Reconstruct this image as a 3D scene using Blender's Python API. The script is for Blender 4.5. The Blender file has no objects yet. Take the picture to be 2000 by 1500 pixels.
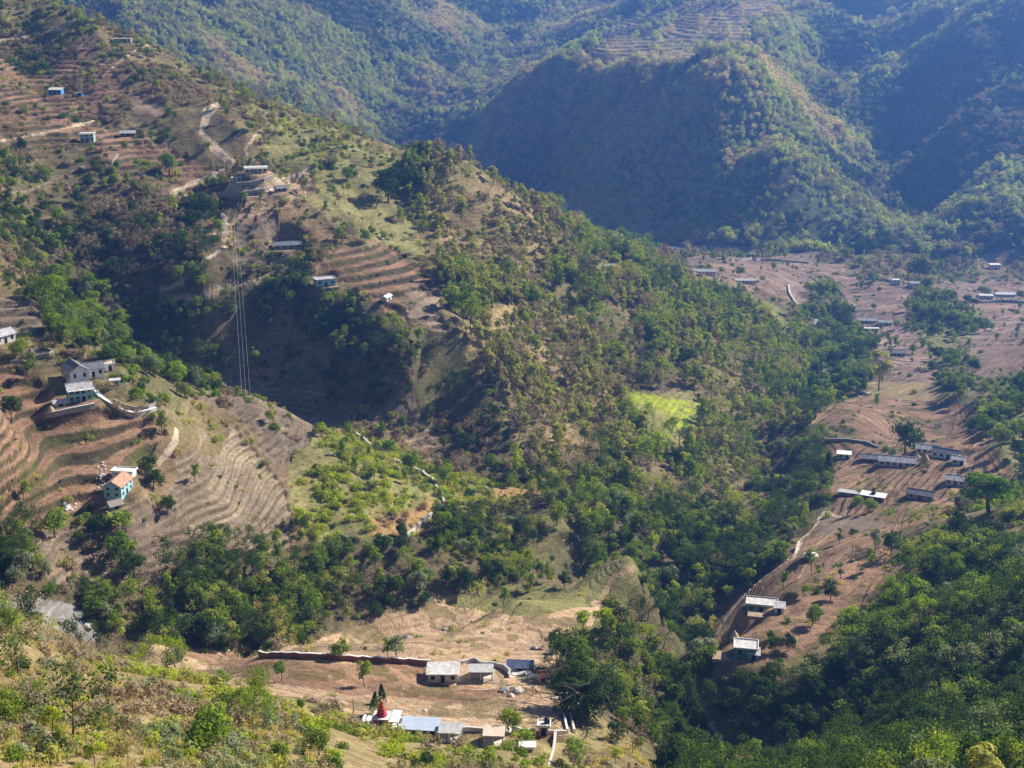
import bpy, math, random
import numpy as np
from math import radians as R
random.seed(7); rng = np.random.default_rng(7)
C = bpy.context.scene
# ------------------------------------------------------------------ camera
CAMZ = 340.0; PITCH = R(17.0); FPX = 2747.0        # focal length in photo pixels (2000 wide)
cam = bpy.data.cameras.new('camera'); camo = bpy.data.objects.new('camera', cam)
C.collection.objects.link(camo); C.camera = camo
cam.sensor_width = 36; cam.lens = 36*FPX/2000; cam.clip_start = 1; cam.clip_end = 20000
camo.location = (0, 0, CAMZ); camo.rotation_euler = (R(90)-PITCH, 0, 0)
# ------------------------------------------------------------------ light
SUN_EL, SUN_AZ = R(36), R(55)                       # azimuth clockwise from the view direction (+Y)
W = bpy.data.worlds.new('World'); C.world = W; W.use_nodes = True
nt = W.node_tree; bg = nt.nodes['Background']; sky = nt.nodes.new('ShaderNodeTexSky')
sky.sky_type = 'NISHITA'; sky.sun_disc = False; sky.sun_elevation = SUN_EL; sky.sun_rotation = SUN_AZ
sky.altitude = 900; sky.dust_density = 0.6
nt.links.new(sky.outputs[0], bg.inputs[0]); bg.inputs[1].default_value = 0.043
sl = bpy.data.lights.new('sun', 'SUN'); sl.energy = 5.0; sl.angle = R(0.5); sl.color = (1.0, 0.93, 0.82)
so = bpy.data.objects.new('sun', sl); C.collection.objects.link(so)
so.rotation_euler = (R(90)-SUN_EL, 0, math.pi-SUN_AZ)
so.location = (600, 400, 900)
C.view_settings.view_transform = 'Standard'; C.view_settings.look = 'None'
C.view_settings.exposure = 0.93; C.view_settings.gamma = 1.0
C.cycles.max_bounces = 4; C.cycles.diffuse_bounces = 2; C.cycles.transmission_bounces = 2
C.cycles.volume_bounces = 0; C.cycles.transparent_max_bounces = 4; C.cycles.glossy_bounces = 1
# ------------------------------------------------------------------ pixel -> ray helpers (to read distances off the map)
cp, sp = math.cos(PITCH), math.sin(PITCH)
def ray(px, py):
    yc = FPX*cp+(750-py)*sp
    return (px-1000)/yc, (-FPX*sp+(750-py)*cp)/yc   # u = x/y, t = dz/dy
# ------------------------------------------------------------------ noise
def _hash(ix, iy, seed):
    h = (ix.astype(np.int64)*374761393 + iy.astype(np.int64)*668265263 + seed*1442695041) & 0xffffffff
    h = ((h ^ (h >> 13))*1274126177) & 0xffffffff
    return ((h ^ (h >> 16)) & 0xffff)/65535.0
def vnoise(x, y, seed=0):
    x0 = np.floor(x); y0 = np.floor(y); fx = x-x0; fy = y-y0
    fx = fx*fx*fx*(fx*(fx*6-15)+10); fy = fy*fy*fy*(fy*(fy*6-15)+10)
    a = _hash(x0, y0, seed); b = _hash(x0+1, y0, seed); c = _hash(x0, y0+1, seed); d = _hash(x0+1, y0+1, seed)
    return (a+(b-a)*fx)*(1-fy)+(c+(d-c)*fx)*fy-0.5
def fbm(x, y, s, octv=4, seed=0, g=0.5):
    o = 0; a = 1.0
    for k in range(octv):
        o = o+a*vnoise(x/s+17*k, y/s-9*k, seed+k*31); a *= g; s /= 2.03
    return o
def ridged(x, y, s, octv=3, seed=0):
    o = 0; a = 1.0
    for k in range(octv):
        o = o+a*(0.25-np.abs(vnoise(x/s+7*k, y/s+3*k, seed+k*13))); a *= 0.5; s /= 2.1
    return o
# ------------------------------------------------------------------ the lie of the land: surveyed points (column, row, distance ahead)
CP = """
1150 488 1500; 1300 487 1500; 1450 489 1490; 1600 498 1450; 1950 508 1430; 1800 512 1420; 2200 512 1400
1700 550 1250; 1750 620 1060; 1700 700 900; 1800 800 740; 1700 900 610; 1650 1000 525; 1550 1100 450; 1500 1180 400; 1430 1260 360
1900 700 900; 1950 600 1120; 1850 850 680; 1600 850 665; 1640 600 1120; 1850 580 1170; 1620 800 730; 1600 960 560
1290 1350 385; 1300 1450 345; 1300 1250 430; 1350 1100 500; 1400 1020 560; 1500 930 650; 1560 830 745; 1620 740 850; 1590 650 1040; 1620 560 1240; 1640 690 930
750 1410 285; 865 1315 327; 800 1250 356; 1000 1180 386; 1228 1109 416; 1195 1140 402; 1250 1180 402; 1225 1265 366; 300 1275 343; 500 1290 333; 700 1350 308; 1040 1250 357; 1040 1350 314; 1000 1410 290; 1100 1390 300; 600 1260 347
1170 1200 385; 1150 1290 345; 1200 1380 320; 1180 1330 333
1600 1400 322; 1900 1400 275; 2000 1480 240; 1900 1100 382; 1950 1000 438; 1750 1100 412; 1700 1200 375; 1600 1300 345; 1450 1400 335; 1400 1330 348; 2000 900 540; 1990 800 640; 2100 1000 415; 2100 1200 305; 1750 1300 328; 1450 1500 305; 1700 1480 282; 2050 750 690; 2050 660 850; 1880 980 500
100 1450 190; 100 1300 240; 300 1400 222; 500 1450 228; 700 1480 238; 400 1340 280; 1000 1480 258; 1200 1450 285; 0 1230 272; 250 1310 265; 600 1400 270; 0 1490 175; 1150 1500 262; -200 1300 215
235 950 430; 150 720 492; 0 660 505; 100 900 436; 50 1000 405; 100 1100 385; 200 1150 388; 160 1200 374; 450 1000 442; 550 1080 437; 400 850 492; 500 780 545; 50 550 560; 100 600 540; 300 900 455; 330 1050 420; 0 800 450; 300 800 480; -200 700 440; -200 1000 395; -200 500 560; 400 1130 410
120 640 620; 200 610 650; 300 680 650; 450 720 650; 650 770 632; 800 850 592; 950 930 560; 1200 1000 542
700 950 492; 850 980 497; 700 1100 440; 600 1160 422; 900 1100 458; 1100 1050 492; 1000 1110 465; 600 880 510; 1250 1050 510; 560 950 480
500 330 762; 520 280 815; 600 320 805; 430 330 780; 560 330 790; 480 300 795; 620 550 685; 860 600 668; 750 490 725; 560 480 708; 540 370 740; 400 400 735; 330 380 738; 110 180 870; 175 270 795; 50 100 960; 0 30 1000; 100 350 738; 100 450 690; 250 500 680; 400 560 670; 0 250 785; 450 250 820; 300 200 860; 700 400 770; 800 700 620
290 90 960; 430 190 905; 620 252 880; 750 300 855; 870 312 850; 1000 392 845; 1100 460 865; 1180 505 900; 200 50 985; 100 10 1020
900 450 785; 1000 550 745; 900 650 645; 850 780 610; 1100 650 740; 1100 800 645; 1200 900 592; 1300 770 720; 1400 900 640; 1200 750 710; 1450 750 790; 1300 600 880; 1500 650 930; 1500 580 1080; 1560 505 1400; 1300 520 1050; 1400 560 1030; 1450 520 1230; 1350 500 1350; 1200 600 790; 1000 850 595; 1050 700 690; 1400 680 850; 950 760 620
850 225 2300; 1100 172 2000; 1200 172 1900; 1300 175 1820; 1430 195 1700; 1520 330 1590; 1580 470 1510; 1640 490 1470; 1000 182 2120; 1300 478 1560
1350 100 2050; 1400 0 2400; 1200 100 2250; 1500 80 2150; 1500 0 2450; 1150 60 2700; 1550 180 1950
300 100 2000; 500 150 2100; 700 250 2180; 400 20 2300; 800 150 2480; 850 50 2750; 600 30 2450; 830 222 2380; 950 118 2700; 1200 20 3050; 620 215 2110; 540 50 2300; 650 120 2320; 150 20 2100; 750 80 2560; 1000 20 3050; 940 60 2900
1600 150 2150; 1660 240 1960; 1710 340 1790; 1790 440 1600; 1830 500 1445; 1600 20 2550; 1560 250 1730; 1620 380 1600; 1700 460 1500; 1650 320 1720; 1740 490 1450; 1750 200 1990; 1800 300 1840; 1850 380 1680; 1900 250 1760; 1900 110 1930; 1950 330 1610; 1900 450 1490; 2000 450 1480; 2000 370 1560; 2100 300 1650; 2300 300 1620; 2100 0 2000; 2050 200 1780; 1750 60 2330; 1850 20 2250; 2250 0 2000; 2200 480 1430; 1480 280 1650; 1980 100 1930
"""
pts = []
for line in CP.strip().splitlines():
    for e in line.split(';'):
        if e.strip():
            px, py, Y = map(float, e.split()); u, t = ray(px, py); pts.append((u*Y, Y, CAMZ+t*Y, px, py))
for u, Y, z in [   # land the camera does not see: behind the crests, beyond the frame
    (-.05, 2150, -332), (0.02, 1900, -320), (-.08, 1950, -300), (-.15, 1500, -290), (-.25, 1450, -250), (-.3, 1300, -200), (-.1, 1250, -270), (-.2, 1150, -200),
    (0.0, 1150, -255), (0.05, 1300, -300), (-.02, 1550, -325), (-.2, 1750, -240), (-.4, 1700, -150), (-.4, 1000, -30), (-.5, 900, 20), (-.4, 1200, -90),
    (.0, 420, -214), (-.1, 405, -213), (-.15, 395, -206), (.05, 482, -217), (.085, 437, -207), (.103, 424, -203.5), (.07, 443, -208.5), (-.2, 385, -206), (.025, 442, -214), (-.3, 352, -193), (-.25, 330, -180), (-.3, 300, -165),
    (-.42, 430, -110), (-.42, 250, -120), (-.42, 600, -80), (-.4, 760, -70),
    (.45, 500, -205), (.45, 280, -150), (.45, 700, -200), (.45, 900, -240), (.45, 1200, -270), (.45, 1420, -300), (.5, 1800, 0),
    (-.1, 3400, 10), (.1, 3400, 30), (.3, 3200, 120), (-.3, 3200, 100), (.5, 3000, 150), (-.5, 2600, 60), (.15, 2900, 10), (.25, 2800, 60), (-.2, 3000, 20), (.05, 3200, -40),
    (-.35, 130, -92), (0, 130, -96), (.35, 130, -90), (0, 190, -134), (.2, 205, -142), (-.12, 170, -117), (.1, 230, -157), (.3, 180, -124), (.42, 200, -125), (0, 60, -46), (-.3, 60, -46), (.3, 60, -46), (.45, 380, -180)]:
    pts.append((u*Y, Y, CAMZ+z, None, None))
P = np.array([[p[0], p[1], p[2]] for p in pts])
def warp(x, y):            # farther land varies on a longer scale: the survey is interpolated in (bearing, log distance)
    return x/y*2.6, np.log(y)*1.9
A_, B_ = warp(P[:, 0], P[:, 1])
def phi(d): return d**1.6
D = np.hypot(A_[:, None]-A_[None], B_[:, None]-B_[None])
# height is fitted as slope t=z/y relative to camera, which is what varies evenly in these coordinates
tv = (P[:, 2]-CAMZ)/P[:, 1]
n = len(P); M = np.zeros((n+3, n+3)); M[:n, :n] = phi(D)+np.eye(n)*2e-3
M[:n, n] = 1; M[:n, n+1] = A_; M[:n, n+2] = B_; M[n:, :n] = M[:n, n:].T
w = np.linalg.solve(M, np.r_[tv, 0, 0, 0])
NC, NR = 1290, 1650
U = np.linspace(-.565, .565, NC); Yr = np.exp(np.linspace(math.log(118), math.log(3500), NR))
def base_t(u, lY):
    a = u*2.6; b = lY*1.9; o = w[n]+w[n+1]*a+w[n+2]*b
    for k in range(n): o = o+w[k]*phi(np.hypot(a-A_[k], b-B_[k]))
    return o
def zoom_grid(g, rows, cols):      # bilinear upsample of a coarse grid
    r = np.linspace(0, g.shape[0]-1, rows); c = np.linspace(0, g.shape[1]-1, cols)
    r0 = np.minimum(r.astype(int), g.shape[0]-2); c0 = np.minimum(c.astype(int), g.shape[1]-2); fr = (r-r0)[:, None]; fc = (c-c0)[None]
    a = g[r0][:, c0]; b = g[r0][:, c0+1]; d = g[r0+1][:, c0]; e = g[r0+1][:, c0+1]
    return (a*(1-fc)+b*fc)*(1-fr)+(d*(1-fc)+e*fc)*fr
cu, cy = np.meshgrid(np.linspace(U[0], U[-1], 323), np.linspace(math.log(Yr[0]), math.log(Yr[-1]), 413))
GT = zoom_grid(base_t(cu, cy), NR, NC)
GX = U[None]*Yr[:, None]; GY = np.repeat(Yr[:, None], NC, 1)
Z0 = CAMZ+GT*GY; del cu, cy
L0, L1 = math.log(Yr[0]), math.log(Yr[-1])
def samp(G, x, y):         # bilinear lookup of a terrain grid at world x, y
    x = np.asarray(x, float); y = np.asarray(y, float)
    c = np.clip((x/y-U[0])/(U[-1]-U[0])*(NC-1), 0, NC-1.001); r = np.clip((np.log(y)-L0)/(L1-L0)*(NR-1), 0, NR-1.001)
    c0 = c.astype(int); r0 = r.astype(int); fc = c-c0; fr = r-r0
    return (G[r0, c0]*(1-fc)+G[r0, c0+1]*fc)*(1-fr)+(G[r0+1, c0]*(1-fc)+G[r0+1, c0+1]*fc)*fr
def cast(G, px, py, ymin=150):
    u, t = ray(px, py); c = min(max((u-U[0])/(U[-1]-U[0])*(NC-1), 0), NC-1.001); c0 = int(c); fc = c-c0
    z = G[:, c0]*(1-fc)+G[:, c0+1]*fc; d = z-(CAMZ+t*Yr); d[Yr < ymin] = -1
    h = np.nonzero(d >= 0)[0]
    if len(h) == 0: Y = 3400.0
    else:
        j = h[0]; a, b = d[j-1], d[j]; Y = Yr[j-1]+(Yr[j]-Yr[j-1])*(-a/(b-a)) if j > 0 and a < 0 else Yr[j]
    return np.array((u*Y, Y, CAMZ+t*Y))
# ------------------------------------------------------------------ land use: outlines read off the survey and laid on the ground
def inpoly(X, Y, poly):
    m = np.zeros(X.shape, bool); n = len(poly)
    for i in range(n):
        (x1, y1), (x2, y2) = poly[i], poly[(i+1) % n]
        if y1 == y2: continue
        c = ((Y < y1) != (Y < y2)) & (X < (x2-x1)*(Y-y1)/(y2-y1)+x1); m ^= c
    return m
def P2(s): v = list(map(float, s.split())); return list(zip(v[::2], v[1::2]))
def wpoly(s):
    v = P2(s); out = []
    for i in range(len(v)):                 # densify, then lay every vertex on the ground
        a = v[i]; b = v[(i+1) % len(v)]; k = max(1, int(math.hypot(a[0]-b[0], a[1]-b[1])/25))
        for j in range(k):
            q = (a[0]+(b[0]-a[0])*j/k, a[1]+(b[1]-a[1])*j/k); h = cast(Z0, *q); out.append((h[0], h[1]))
    return out
def region(s, ymin=0, ymax=9999, wob=2.5, box=None):
    poly = wpoly(s); poly = [p for p in poly if ymin*.8 < p[1] < ymax*1.25]
    m = np.zeros(GX.shape, bool); ys = [p[1] for p in poly]
    r = np.nonzero((Yr > min(ys)-30) & (Yr < max(ys)+30) & (Yr > ymin) & (Yr < ymax))[0]
    if len(r) == 0: return m
    a, b = r[0], r[-1]+1; k = GY[a:b]/500*wob
    m[a:b] = inpoly(GX[a:b]+k*WX[a:b], GY[a:b]+k*1.6*WY[a:b], poly)
    return m
WX = fbm(GX, GY, 16, 3, 5)*2; WY = fbm(GX, GY, 16, 3, 6)*2
# class: soil colour; terraces: step height; veg: vegetation zone
SCRUB, BROWN, TAN, GRASS, LIME, FLOOR, ROCK, PATH, GREY, DRY, ORANGE, PINK, WATER, STUBBLE, WOODS = range(15)
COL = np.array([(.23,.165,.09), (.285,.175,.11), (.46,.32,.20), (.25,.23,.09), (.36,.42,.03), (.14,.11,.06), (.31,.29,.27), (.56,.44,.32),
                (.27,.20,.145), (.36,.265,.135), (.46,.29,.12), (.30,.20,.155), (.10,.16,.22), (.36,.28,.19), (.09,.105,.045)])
cls = np.full(GX.shape, SCRUB, np.int8); step = np.zeros(GX.shape, np.float32)
# vegetation zones
V = dict(scrub=0, field=1, far=2, spur=3, gully=4, ravine=5, slope=6, meadow=7, front=8, dark=9, hill=10, strip=11, none=12, farfield=13, spurdry=14, lowscrub=15, mid=16, farterr=17, lowfront=18, upslope=19, shade=20, upmeadow=21)
veg = np.zeros(GX.shape, np.int8)
AREAS = [  # outline, nearest, farthest, class, terrace step, zone
("-300 -200 2300 -200 2300 500 2000 500 1800 505 1640 500 1500 480 1150 480 -300 480", 1440, 3600, WOODS, 0, 'far'),
("-100 -50 150 20 300 90 430 200 620 255 560 360 480 330 330 380 200 300 -100 300", 700, 1100, SCRUB, 0, 'hill'),
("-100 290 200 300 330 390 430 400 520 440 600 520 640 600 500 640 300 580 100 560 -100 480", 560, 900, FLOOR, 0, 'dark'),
("430 180 620 250 870 310 820 440 880 560 800 500 700 470 600 400 520 300", 600, 950, GRASS, 0, 'upmeadow'),
("850 300 1050 415 1180 475 1340 550 1520 605 1640 680 1690 750 1590 830 1480 900 1460 1100 1350 1100 1250 1080 1100 1000 980 940 930 880 900 760 870 640 860 540 820 440 780 330", 480, 1350, SCRUB, 0, 'spur'),
("850 300 1050 415 1120 470 1060 560 900 540 830 420", 600, 950, DRY, 0, 'spurdry'),
("950 600 1150 640 1220 760 1240 880 1130 900 1000 860 900 740", 500, 850, DRY, 0, 'spurdry'),
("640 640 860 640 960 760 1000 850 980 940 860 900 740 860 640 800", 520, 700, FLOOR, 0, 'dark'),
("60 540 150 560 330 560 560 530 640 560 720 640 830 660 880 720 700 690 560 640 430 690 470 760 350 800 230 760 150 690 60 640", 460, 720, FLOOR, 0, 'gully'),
("380 780 470 730 600 750 700 800 650 850 560 900 480 880 400 880", 430, 660, GREY, 1.6, 'lowscrub'),
("300 800 400 790 520 850 500 960 340 980 280 900", 400, 560, SCRUB, 0, 'mid'),
("560 880 700 840 860 940 960 935 1090 955 1100 1000 950 1010 880 1030 780 1060 640 1090 570 1010", 400, 600, GRASS, 0, 'meadow'),
("740 1010 865 985 815 1045 720 1050", 400, 600, ORANGE, 0, 'lowscrub'),
("960 945 1090 955 1095 985 950 1000", 400, 600, ORANGE, 0, 'lowscrub'),
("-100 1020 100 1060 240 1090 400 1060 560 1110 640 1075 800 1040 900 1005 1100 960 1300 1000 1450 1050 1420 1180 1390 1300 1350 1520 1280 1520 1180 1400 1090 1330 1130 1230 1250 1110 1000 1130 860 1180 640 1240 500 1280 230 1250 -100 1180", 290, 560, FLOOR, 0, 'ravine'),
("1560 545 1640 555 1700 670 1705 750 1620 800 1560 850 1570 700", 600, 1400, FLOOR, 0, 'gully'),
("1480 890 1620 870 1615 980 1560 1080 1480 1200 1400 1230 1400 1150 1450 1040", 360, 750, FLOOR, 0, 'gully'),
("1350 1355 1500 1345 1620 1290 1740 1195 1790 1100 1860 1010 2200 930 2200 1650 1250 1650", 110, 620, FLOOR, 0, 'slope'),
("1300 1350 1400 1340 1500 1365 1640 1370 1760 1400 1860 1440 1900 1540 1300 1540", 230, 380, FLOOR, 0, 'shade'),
("1760 1010 1860 960 1960 925 2200 920 2200 1080 1960 1100 1840 1120 1740 1180 1690 1195 1730 1100", 300, 620, SCRUB, 0, 'upslope'),
("1480 1300 1620 1240 1720 1180 1760 1190 1640 1290 1510 1350", 290, 420, SCRUB, 0, 'upslope'),
("-200 1180 80 1195 230 1270 380 1330 560 1368 720 1412 760 1440 1130 1440 1200 1400 1300 1530 1300 1650 -200 1650", 100, 345, DRY, 0, 'front'),
("1340 500 1430 503 1570 498 1650 515 1600 560 1560 600 1470 560 1400 550 1340 530", 950, 1440, PINK, .8, 'farfield'),
("1340 535 1450 560 1540 610 1560 680 1500 640 1430 590 1360 560", 800, 1200, GRASS, 0, 'farfield'),
("1610 537 1760 550 1800 600 1800 680 1850 745 1720 770 1700 680 1660 610", 700, 1400, PINK, .7, 'farfield'),
("1760 548 2200 560 2200 750 1960 775 1880 740 1890 600", 650, 1400, PINK, .7, 'farfield'),
("1600 800 1700 770 1830 780 1900 810 1915 860 1960 900 2010 930 1850 1000 1700 1060 1600 1130 1560 1170 1430 1170 1500 1120 1600 1010 1630 980 1610 880 1590 850", 380, 850, BROWN, 1.25, 'field'),
("1690 745 1850 750 1900 800 1830 785 1700 772", 600, 900, DRY, 0, 'farfield'),
("1400 1180 1520 1150 1600 1120 1720 1060 1790 1100 1700 1190 1600 1250 1500 1305 1385 1315 1390 1240", 310, 480, BROWN, .7, 'field'),
("1600 1010 1720 1005 1710 1030 1600 1045", 400, 600, GREY, 0, 'none'),
("1790 570 1900 595 1915 640 1870 700 1905 740 1880 800 1830 770 1820 700 1780 640", 650, 1300, GRASS, 0, 'strip'),
("1900 760 2080 720 2080 940 1990 930 1930 880 1905 840", 480, 950, GRASS, 0, 'strip'),
("230 1270 330 1262 520 1282 640 1245 780 1205 860 1180 1000 1130 1240 1100 1262 1105 1190 1180 1140 1240 1100 1290 1085 1340 1085 1400 1125 1432 900 1425 720 1400 560 1360 380 1330", 270, 440, TAN, .6, 'field'),
("1240 1095 1300 1110 1250 1180 1190 1250 1145 1300 1110 1290 1130 1230 1200 1160", 340, 440, GRASS, 0, 'mid'),
("620 1256 780 1196 860 1166 1000 1116 1240 1086 1250 1100 1000 1145 860 1195 640 1262", 330, 440, TAN, 0, 'field'),
("320 1268 500 1284 830 1305 860 1335 1050 1335 1060 1358 900 1368 700 1360 560 1335 430 1305", 280, 400, BROWN, 0, 'none'),
("860 1180 1000 1135 1240 1104 1190 1180 1060 1205 930 1192", 350, 460, GRASS, .7, 'field'),
("-80 690 30 700 120 800 300 805 335 850 300 900 225 930 200 1000 120 1000 20 1045 -80 1000", 380, 540, BROWN, 3.0, 'field'),
("-80 560 50 575 105 620 90 660 -80 640", 480, 640, GREY, 2.4, 'field'),
("350 900 420 880 470 840 555 950 578 1090 540 1115 440 1070 350 1020 330 960", 400, 560, STUBBLE, 1.5, 'field'),
("40 1040 290 1010 350 1000 400 1070 350 1150 100 1150", 360, 460, GREY, 2.0, 'lowscrub'),
("-80 235 90 222 200 240 330 275 400 300 440 335 350 375 290 350 240 345 200 295 -80 300", 680, 950, BROWN, 2.6, 'lowscrub'),
("-80 60 130 70 200 130 240 180 150 230 -80 230", 760, 1100, BROWN, 2.2, 'hill'),
("430 370 600 335 615 365 560 400 520 430 500 480 440 470 425 400", 640, 850, TAN, 2.4, 'lowscrub'),
("460 440 540 430 580 490 520 540 460 520", 640, 850, GREY, 2.2, 'lowscrub'),
("625 500 700 482 790 488 840 530 885 590 855 640 800 645 740 605 690 570 640 540", 600, 800, BROWN, 2.9, 'none'),
("780 560 885 580 860 640 800 640", 600, 800, GREY, 2.4, 'none'),
("700 790 780 780 880 835 925 890 860 905 790 880", 520, 700, GREY, 2.2, 'lowscrub'),
("1195 740 1385 785 1375 860 1290 880 1230 820", 560, 850, GRASS, 0, 'field'),
("1203 742 1245 765 1378 792 1376 836 1310 850 1265 818 1225 782", 560, 850, LIME, 0, 'none'),
("1430 1160 1550 1140 1640 1180 1500 1220 1420 1210", 300, 500, BROWN, 0, 'none'),
("1130 115 1225 30 1330 0 1330 -80 1520 -80 1560 20 1480 60 1440 130 1300 165 1180 155", 1750, 2700, DRY, 4.0, 'farterr'),
("1140 482 1300 478 1450 484 1625 494 1600 501 1400 496 1200 495", 1300, 1640, GREY, 0, 'none'),
("1150 486 1300 482 1450 487 1600 496 1450 492 1300 488 1200 490", 1300, 1640, WATER, 0, 'none'),
("230 1272 380 1332 560 1370 720 1412 760 1440 1130 1440 1130 1540 900 1540 690 1530 560 1410 380 1375 240 1310", 200, 345, DRY, 0, 'lowfront'),
("1860 494 2200 490 2200 503 1900 504", 1300, 1600, ROCK, 0, 'none'),
("80 1200 130 1200 175 1225 200 1245 150 1250 90 1230", 300, 420, ROCK, 0, 'none'),
("240 184 275 192 325 222 305 226 262 203", 760, 1000, GREY, 0, 'none'),
("434 405 446 405 442 448 430 450", 600, 860, ROCK, 0, 'none'),
]
for s, y0, y1, c, st, vz in AREAS:
    m = region(s, y0, y1); cls[m] = c; step[m] = st; veg[m] = V[vz]
# relief noise
farw = np.clip((GY-1450)/350, 0, 1)*np.clip((Z0-22)/60+.25, 0, 1); fld = np.isin(veg, [V['field'], V['none'], V['farfield']])&(GY < 1500)
rough = np.where(fld, .12, 1.0)
for _ in range(12):
    rough = (rough+np.roll(rough, 2, 0)+np.roll(rough, -2, 0)+np.roll(rough, 2, 1)+np.roll(rough, -2, 1))/5
Z = Z0+(fbm(GX, GY, 60, 5, 11)*6+ridged(GX+.6*GY, GY*.6, 55, 3, 4)*7)*rough*(1-farw)*np.clip(GY/700, .3, 1.2)
Z += farw*(ridged(GX+.5*GY, GY*.5, 420, 2, 25)*6+ridged(GX, GY*.75, 210, 4, 21)*60+fbm(GX, GY, 90, 4, 23)*18)*np.where(cls == DRY, .45, 1)
# terraces
sm = step > 0
q0 = Z[sm]+(fbm(GX[sm], GY[sm], 55, 2, 31)*1.9+fbm(GX[sm], GY[sm], 17, 2, 35)*.7)*np.minimum(step[sm], 2)/2; st = step[sm]; q = q0/st; fq = q-np.floor(q); a = np.where(st < 1.3, np.where(GY[sm] > 470, .72, .88), .7+.25*np.clip(fbm(GX[sm], GY[sm], 30, 2, 36)*1.6, -.5, .5))
prof = np.where(fq < a, fq/a*np.where(st < 1.3, .45, .1), np.where(st < 1.3, .45, .1)+np.where(st < 1.3, .55, .9)*((fq-a)/(1-a)))
Z[sm] += (np.floor(q)+prof)*st-q*st
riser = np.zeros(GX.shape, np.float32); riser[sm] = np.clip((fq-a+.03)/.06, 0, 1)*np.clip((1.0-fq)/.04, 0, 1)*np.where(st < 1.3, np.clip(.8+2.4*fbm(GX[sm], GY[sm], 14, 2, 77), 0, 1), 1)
# river bed and water are flat
rv = region("1140 482 1300 478 1450 484 1625 494 1600 501 1400 496 1200 495", 1300, 1640)
# ---- paths: polylines on the ground, (points, half width m, class)
PATHS = [("290 88 262 100 215 135 200 150", .9, PATH), ("0 78 60 70 110 58 145 42", 1.3, PATH), ("432 197 405 225 393 258 408 275 430 300 455 318 440 335 390 352 345 372 335 384 380 388 450 376 520 368 560 352 600 335", 2.3, PATH),
("0 275 60 265 130 250 190 235", 1.1, PATH), ("395 255 400 210 425 200", 1.0, PATH), ("500 262 480 290 484 310", .7, PATH), ("230 300 215 330", .8, PATH),
("300 505 350 485 420 455", .7, PATH), ("265 587 340 560 375 530 440 480", .8, PATH), ("330 520 375 522", .6, PATH), ("270 585 380 583 440 560 500 550 560 520", .9, PATH), ("208 605 240 590", .7, PATH),
("0 380 60 372 150 330 230 300", .6, GREY), ("345 838 342 862 325 888 308 905", 1.1, PATH), ("400 845 385 880 380 930 345 980", 1.0, GREY), ("640 770 700 760 760 738", .6, GREY),
("1640 1010 1610 1000 1590 1030 1565 1055 1550 1090 1500 1120 1450 1165 1415 1210 1400 1240", 1.0, PATH), ("1365 1290 1352 1320 1362 1370 1385 1410 1405 1440 1425 1490", .8, PATH),
("1660 985 1640 1030 1600 1060 1560 1130", .5, TAN), ("1760 1010 1740 1050 1700 1100", .5, TAN), ("1480 850 1462 885", 1.0, PATH), ("1610 815 1560 840 1480 850", .7, PATH), ("1580 655 1600 690 1622 745", 1.6, ROCK), ("1700 765 1680 775", 1.0, PATH),
("1250 1105 1200 1125 1170 1180 1150 1220", .9, TAN), ("1000 1315 1050 1322", 1.6, PATH), ("1035 1340 880 1345", .4, PATH), ("480 860 540 900 500 960", .4, GREY), ("540 790 560 880 545 930", .8, GREY),
("1600 605 1590 640", 1.5, ROCK), ("1720 545 1800 552", .8, TAN), ("1480 430 1470 430", .1, PATH), ("150 1195 60 1180 0 1172", 3.0, ROCK), ("560 600 480 560", .5, GREY)]
def worldline(s, G=None, dens=12):
    v = P2(s); out = []
    for a, b in zip(v[:-1], v[1:]):
        k = max(1, int(math.hypot(a[0]-b[0], a[1]-b[1])/dens))
        for j in range(k): out.append(cast(Z if G is None else G, a[0]+(b[0]-a[0])*j/k, a[1]+(b[1]-a[1])*j/k))
    out.append(cast(Z if G is None else G, *v[-1])); return np.array(out)
def paint(line, hw, c):
    for p, q in zip(line[:-1], line[1:]):
        if np.hypot(*(p-q)[:2]) > 16+.02*p[1]: continue
        r = np.nonzero((Yr > min(p[1], q[1])-hw-4) & (Yr < max(p[1], q[1])+hw+4))[0]
        if not len(r): continue
        a, b = r[0], r[-1]+1; X = GX[a:b]; Y = GY[a:b]; d = q[:2]-p[:2]; L = max((d@d), 1e-6)
        tt = np.clip(((X-p[0])*d[0]+(Y-p[1])*d[1])/L, 0, 1); ds = np.hypot(X-p[0]-tt*d[0], Y-p[1]-tt*d[1])
        m = ds < np.maximum(hw*.8, .0008*Y)*(1+.5*WX[a:b]); cls[a:b][m] = c; riser[a:b][m] = 0; veg[a:b][ds < hw+.6] = V['none']
for s, hw, c in PATHS: paint(worldline(s, None, 5), hw, c)
# pads: flat ground under the buildings
def gz(x, y): return samp(Z, x, y)
def pad(x, y, r, z, blend=4.0, c=None):
    k = np.nonzero((Yr > y-r-blend) & (Yr < y+r+blend))[0]
    if not len(k): return
    a, b = k[0], k[-1]+1; d = np.hypot(GX[a:b]-x, GY[a:b]-y); wt = np.clip((r+blend-d)/blend, 0, 1)
    Z[a:b] = Z[a:b]*(1-wt)+z*wt; veg[a:b][d < r+1.2] = V['none']; riser[a:b][d < r] = 0
    if c is not None: cls[a:b][d < r+1] = c
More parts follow.
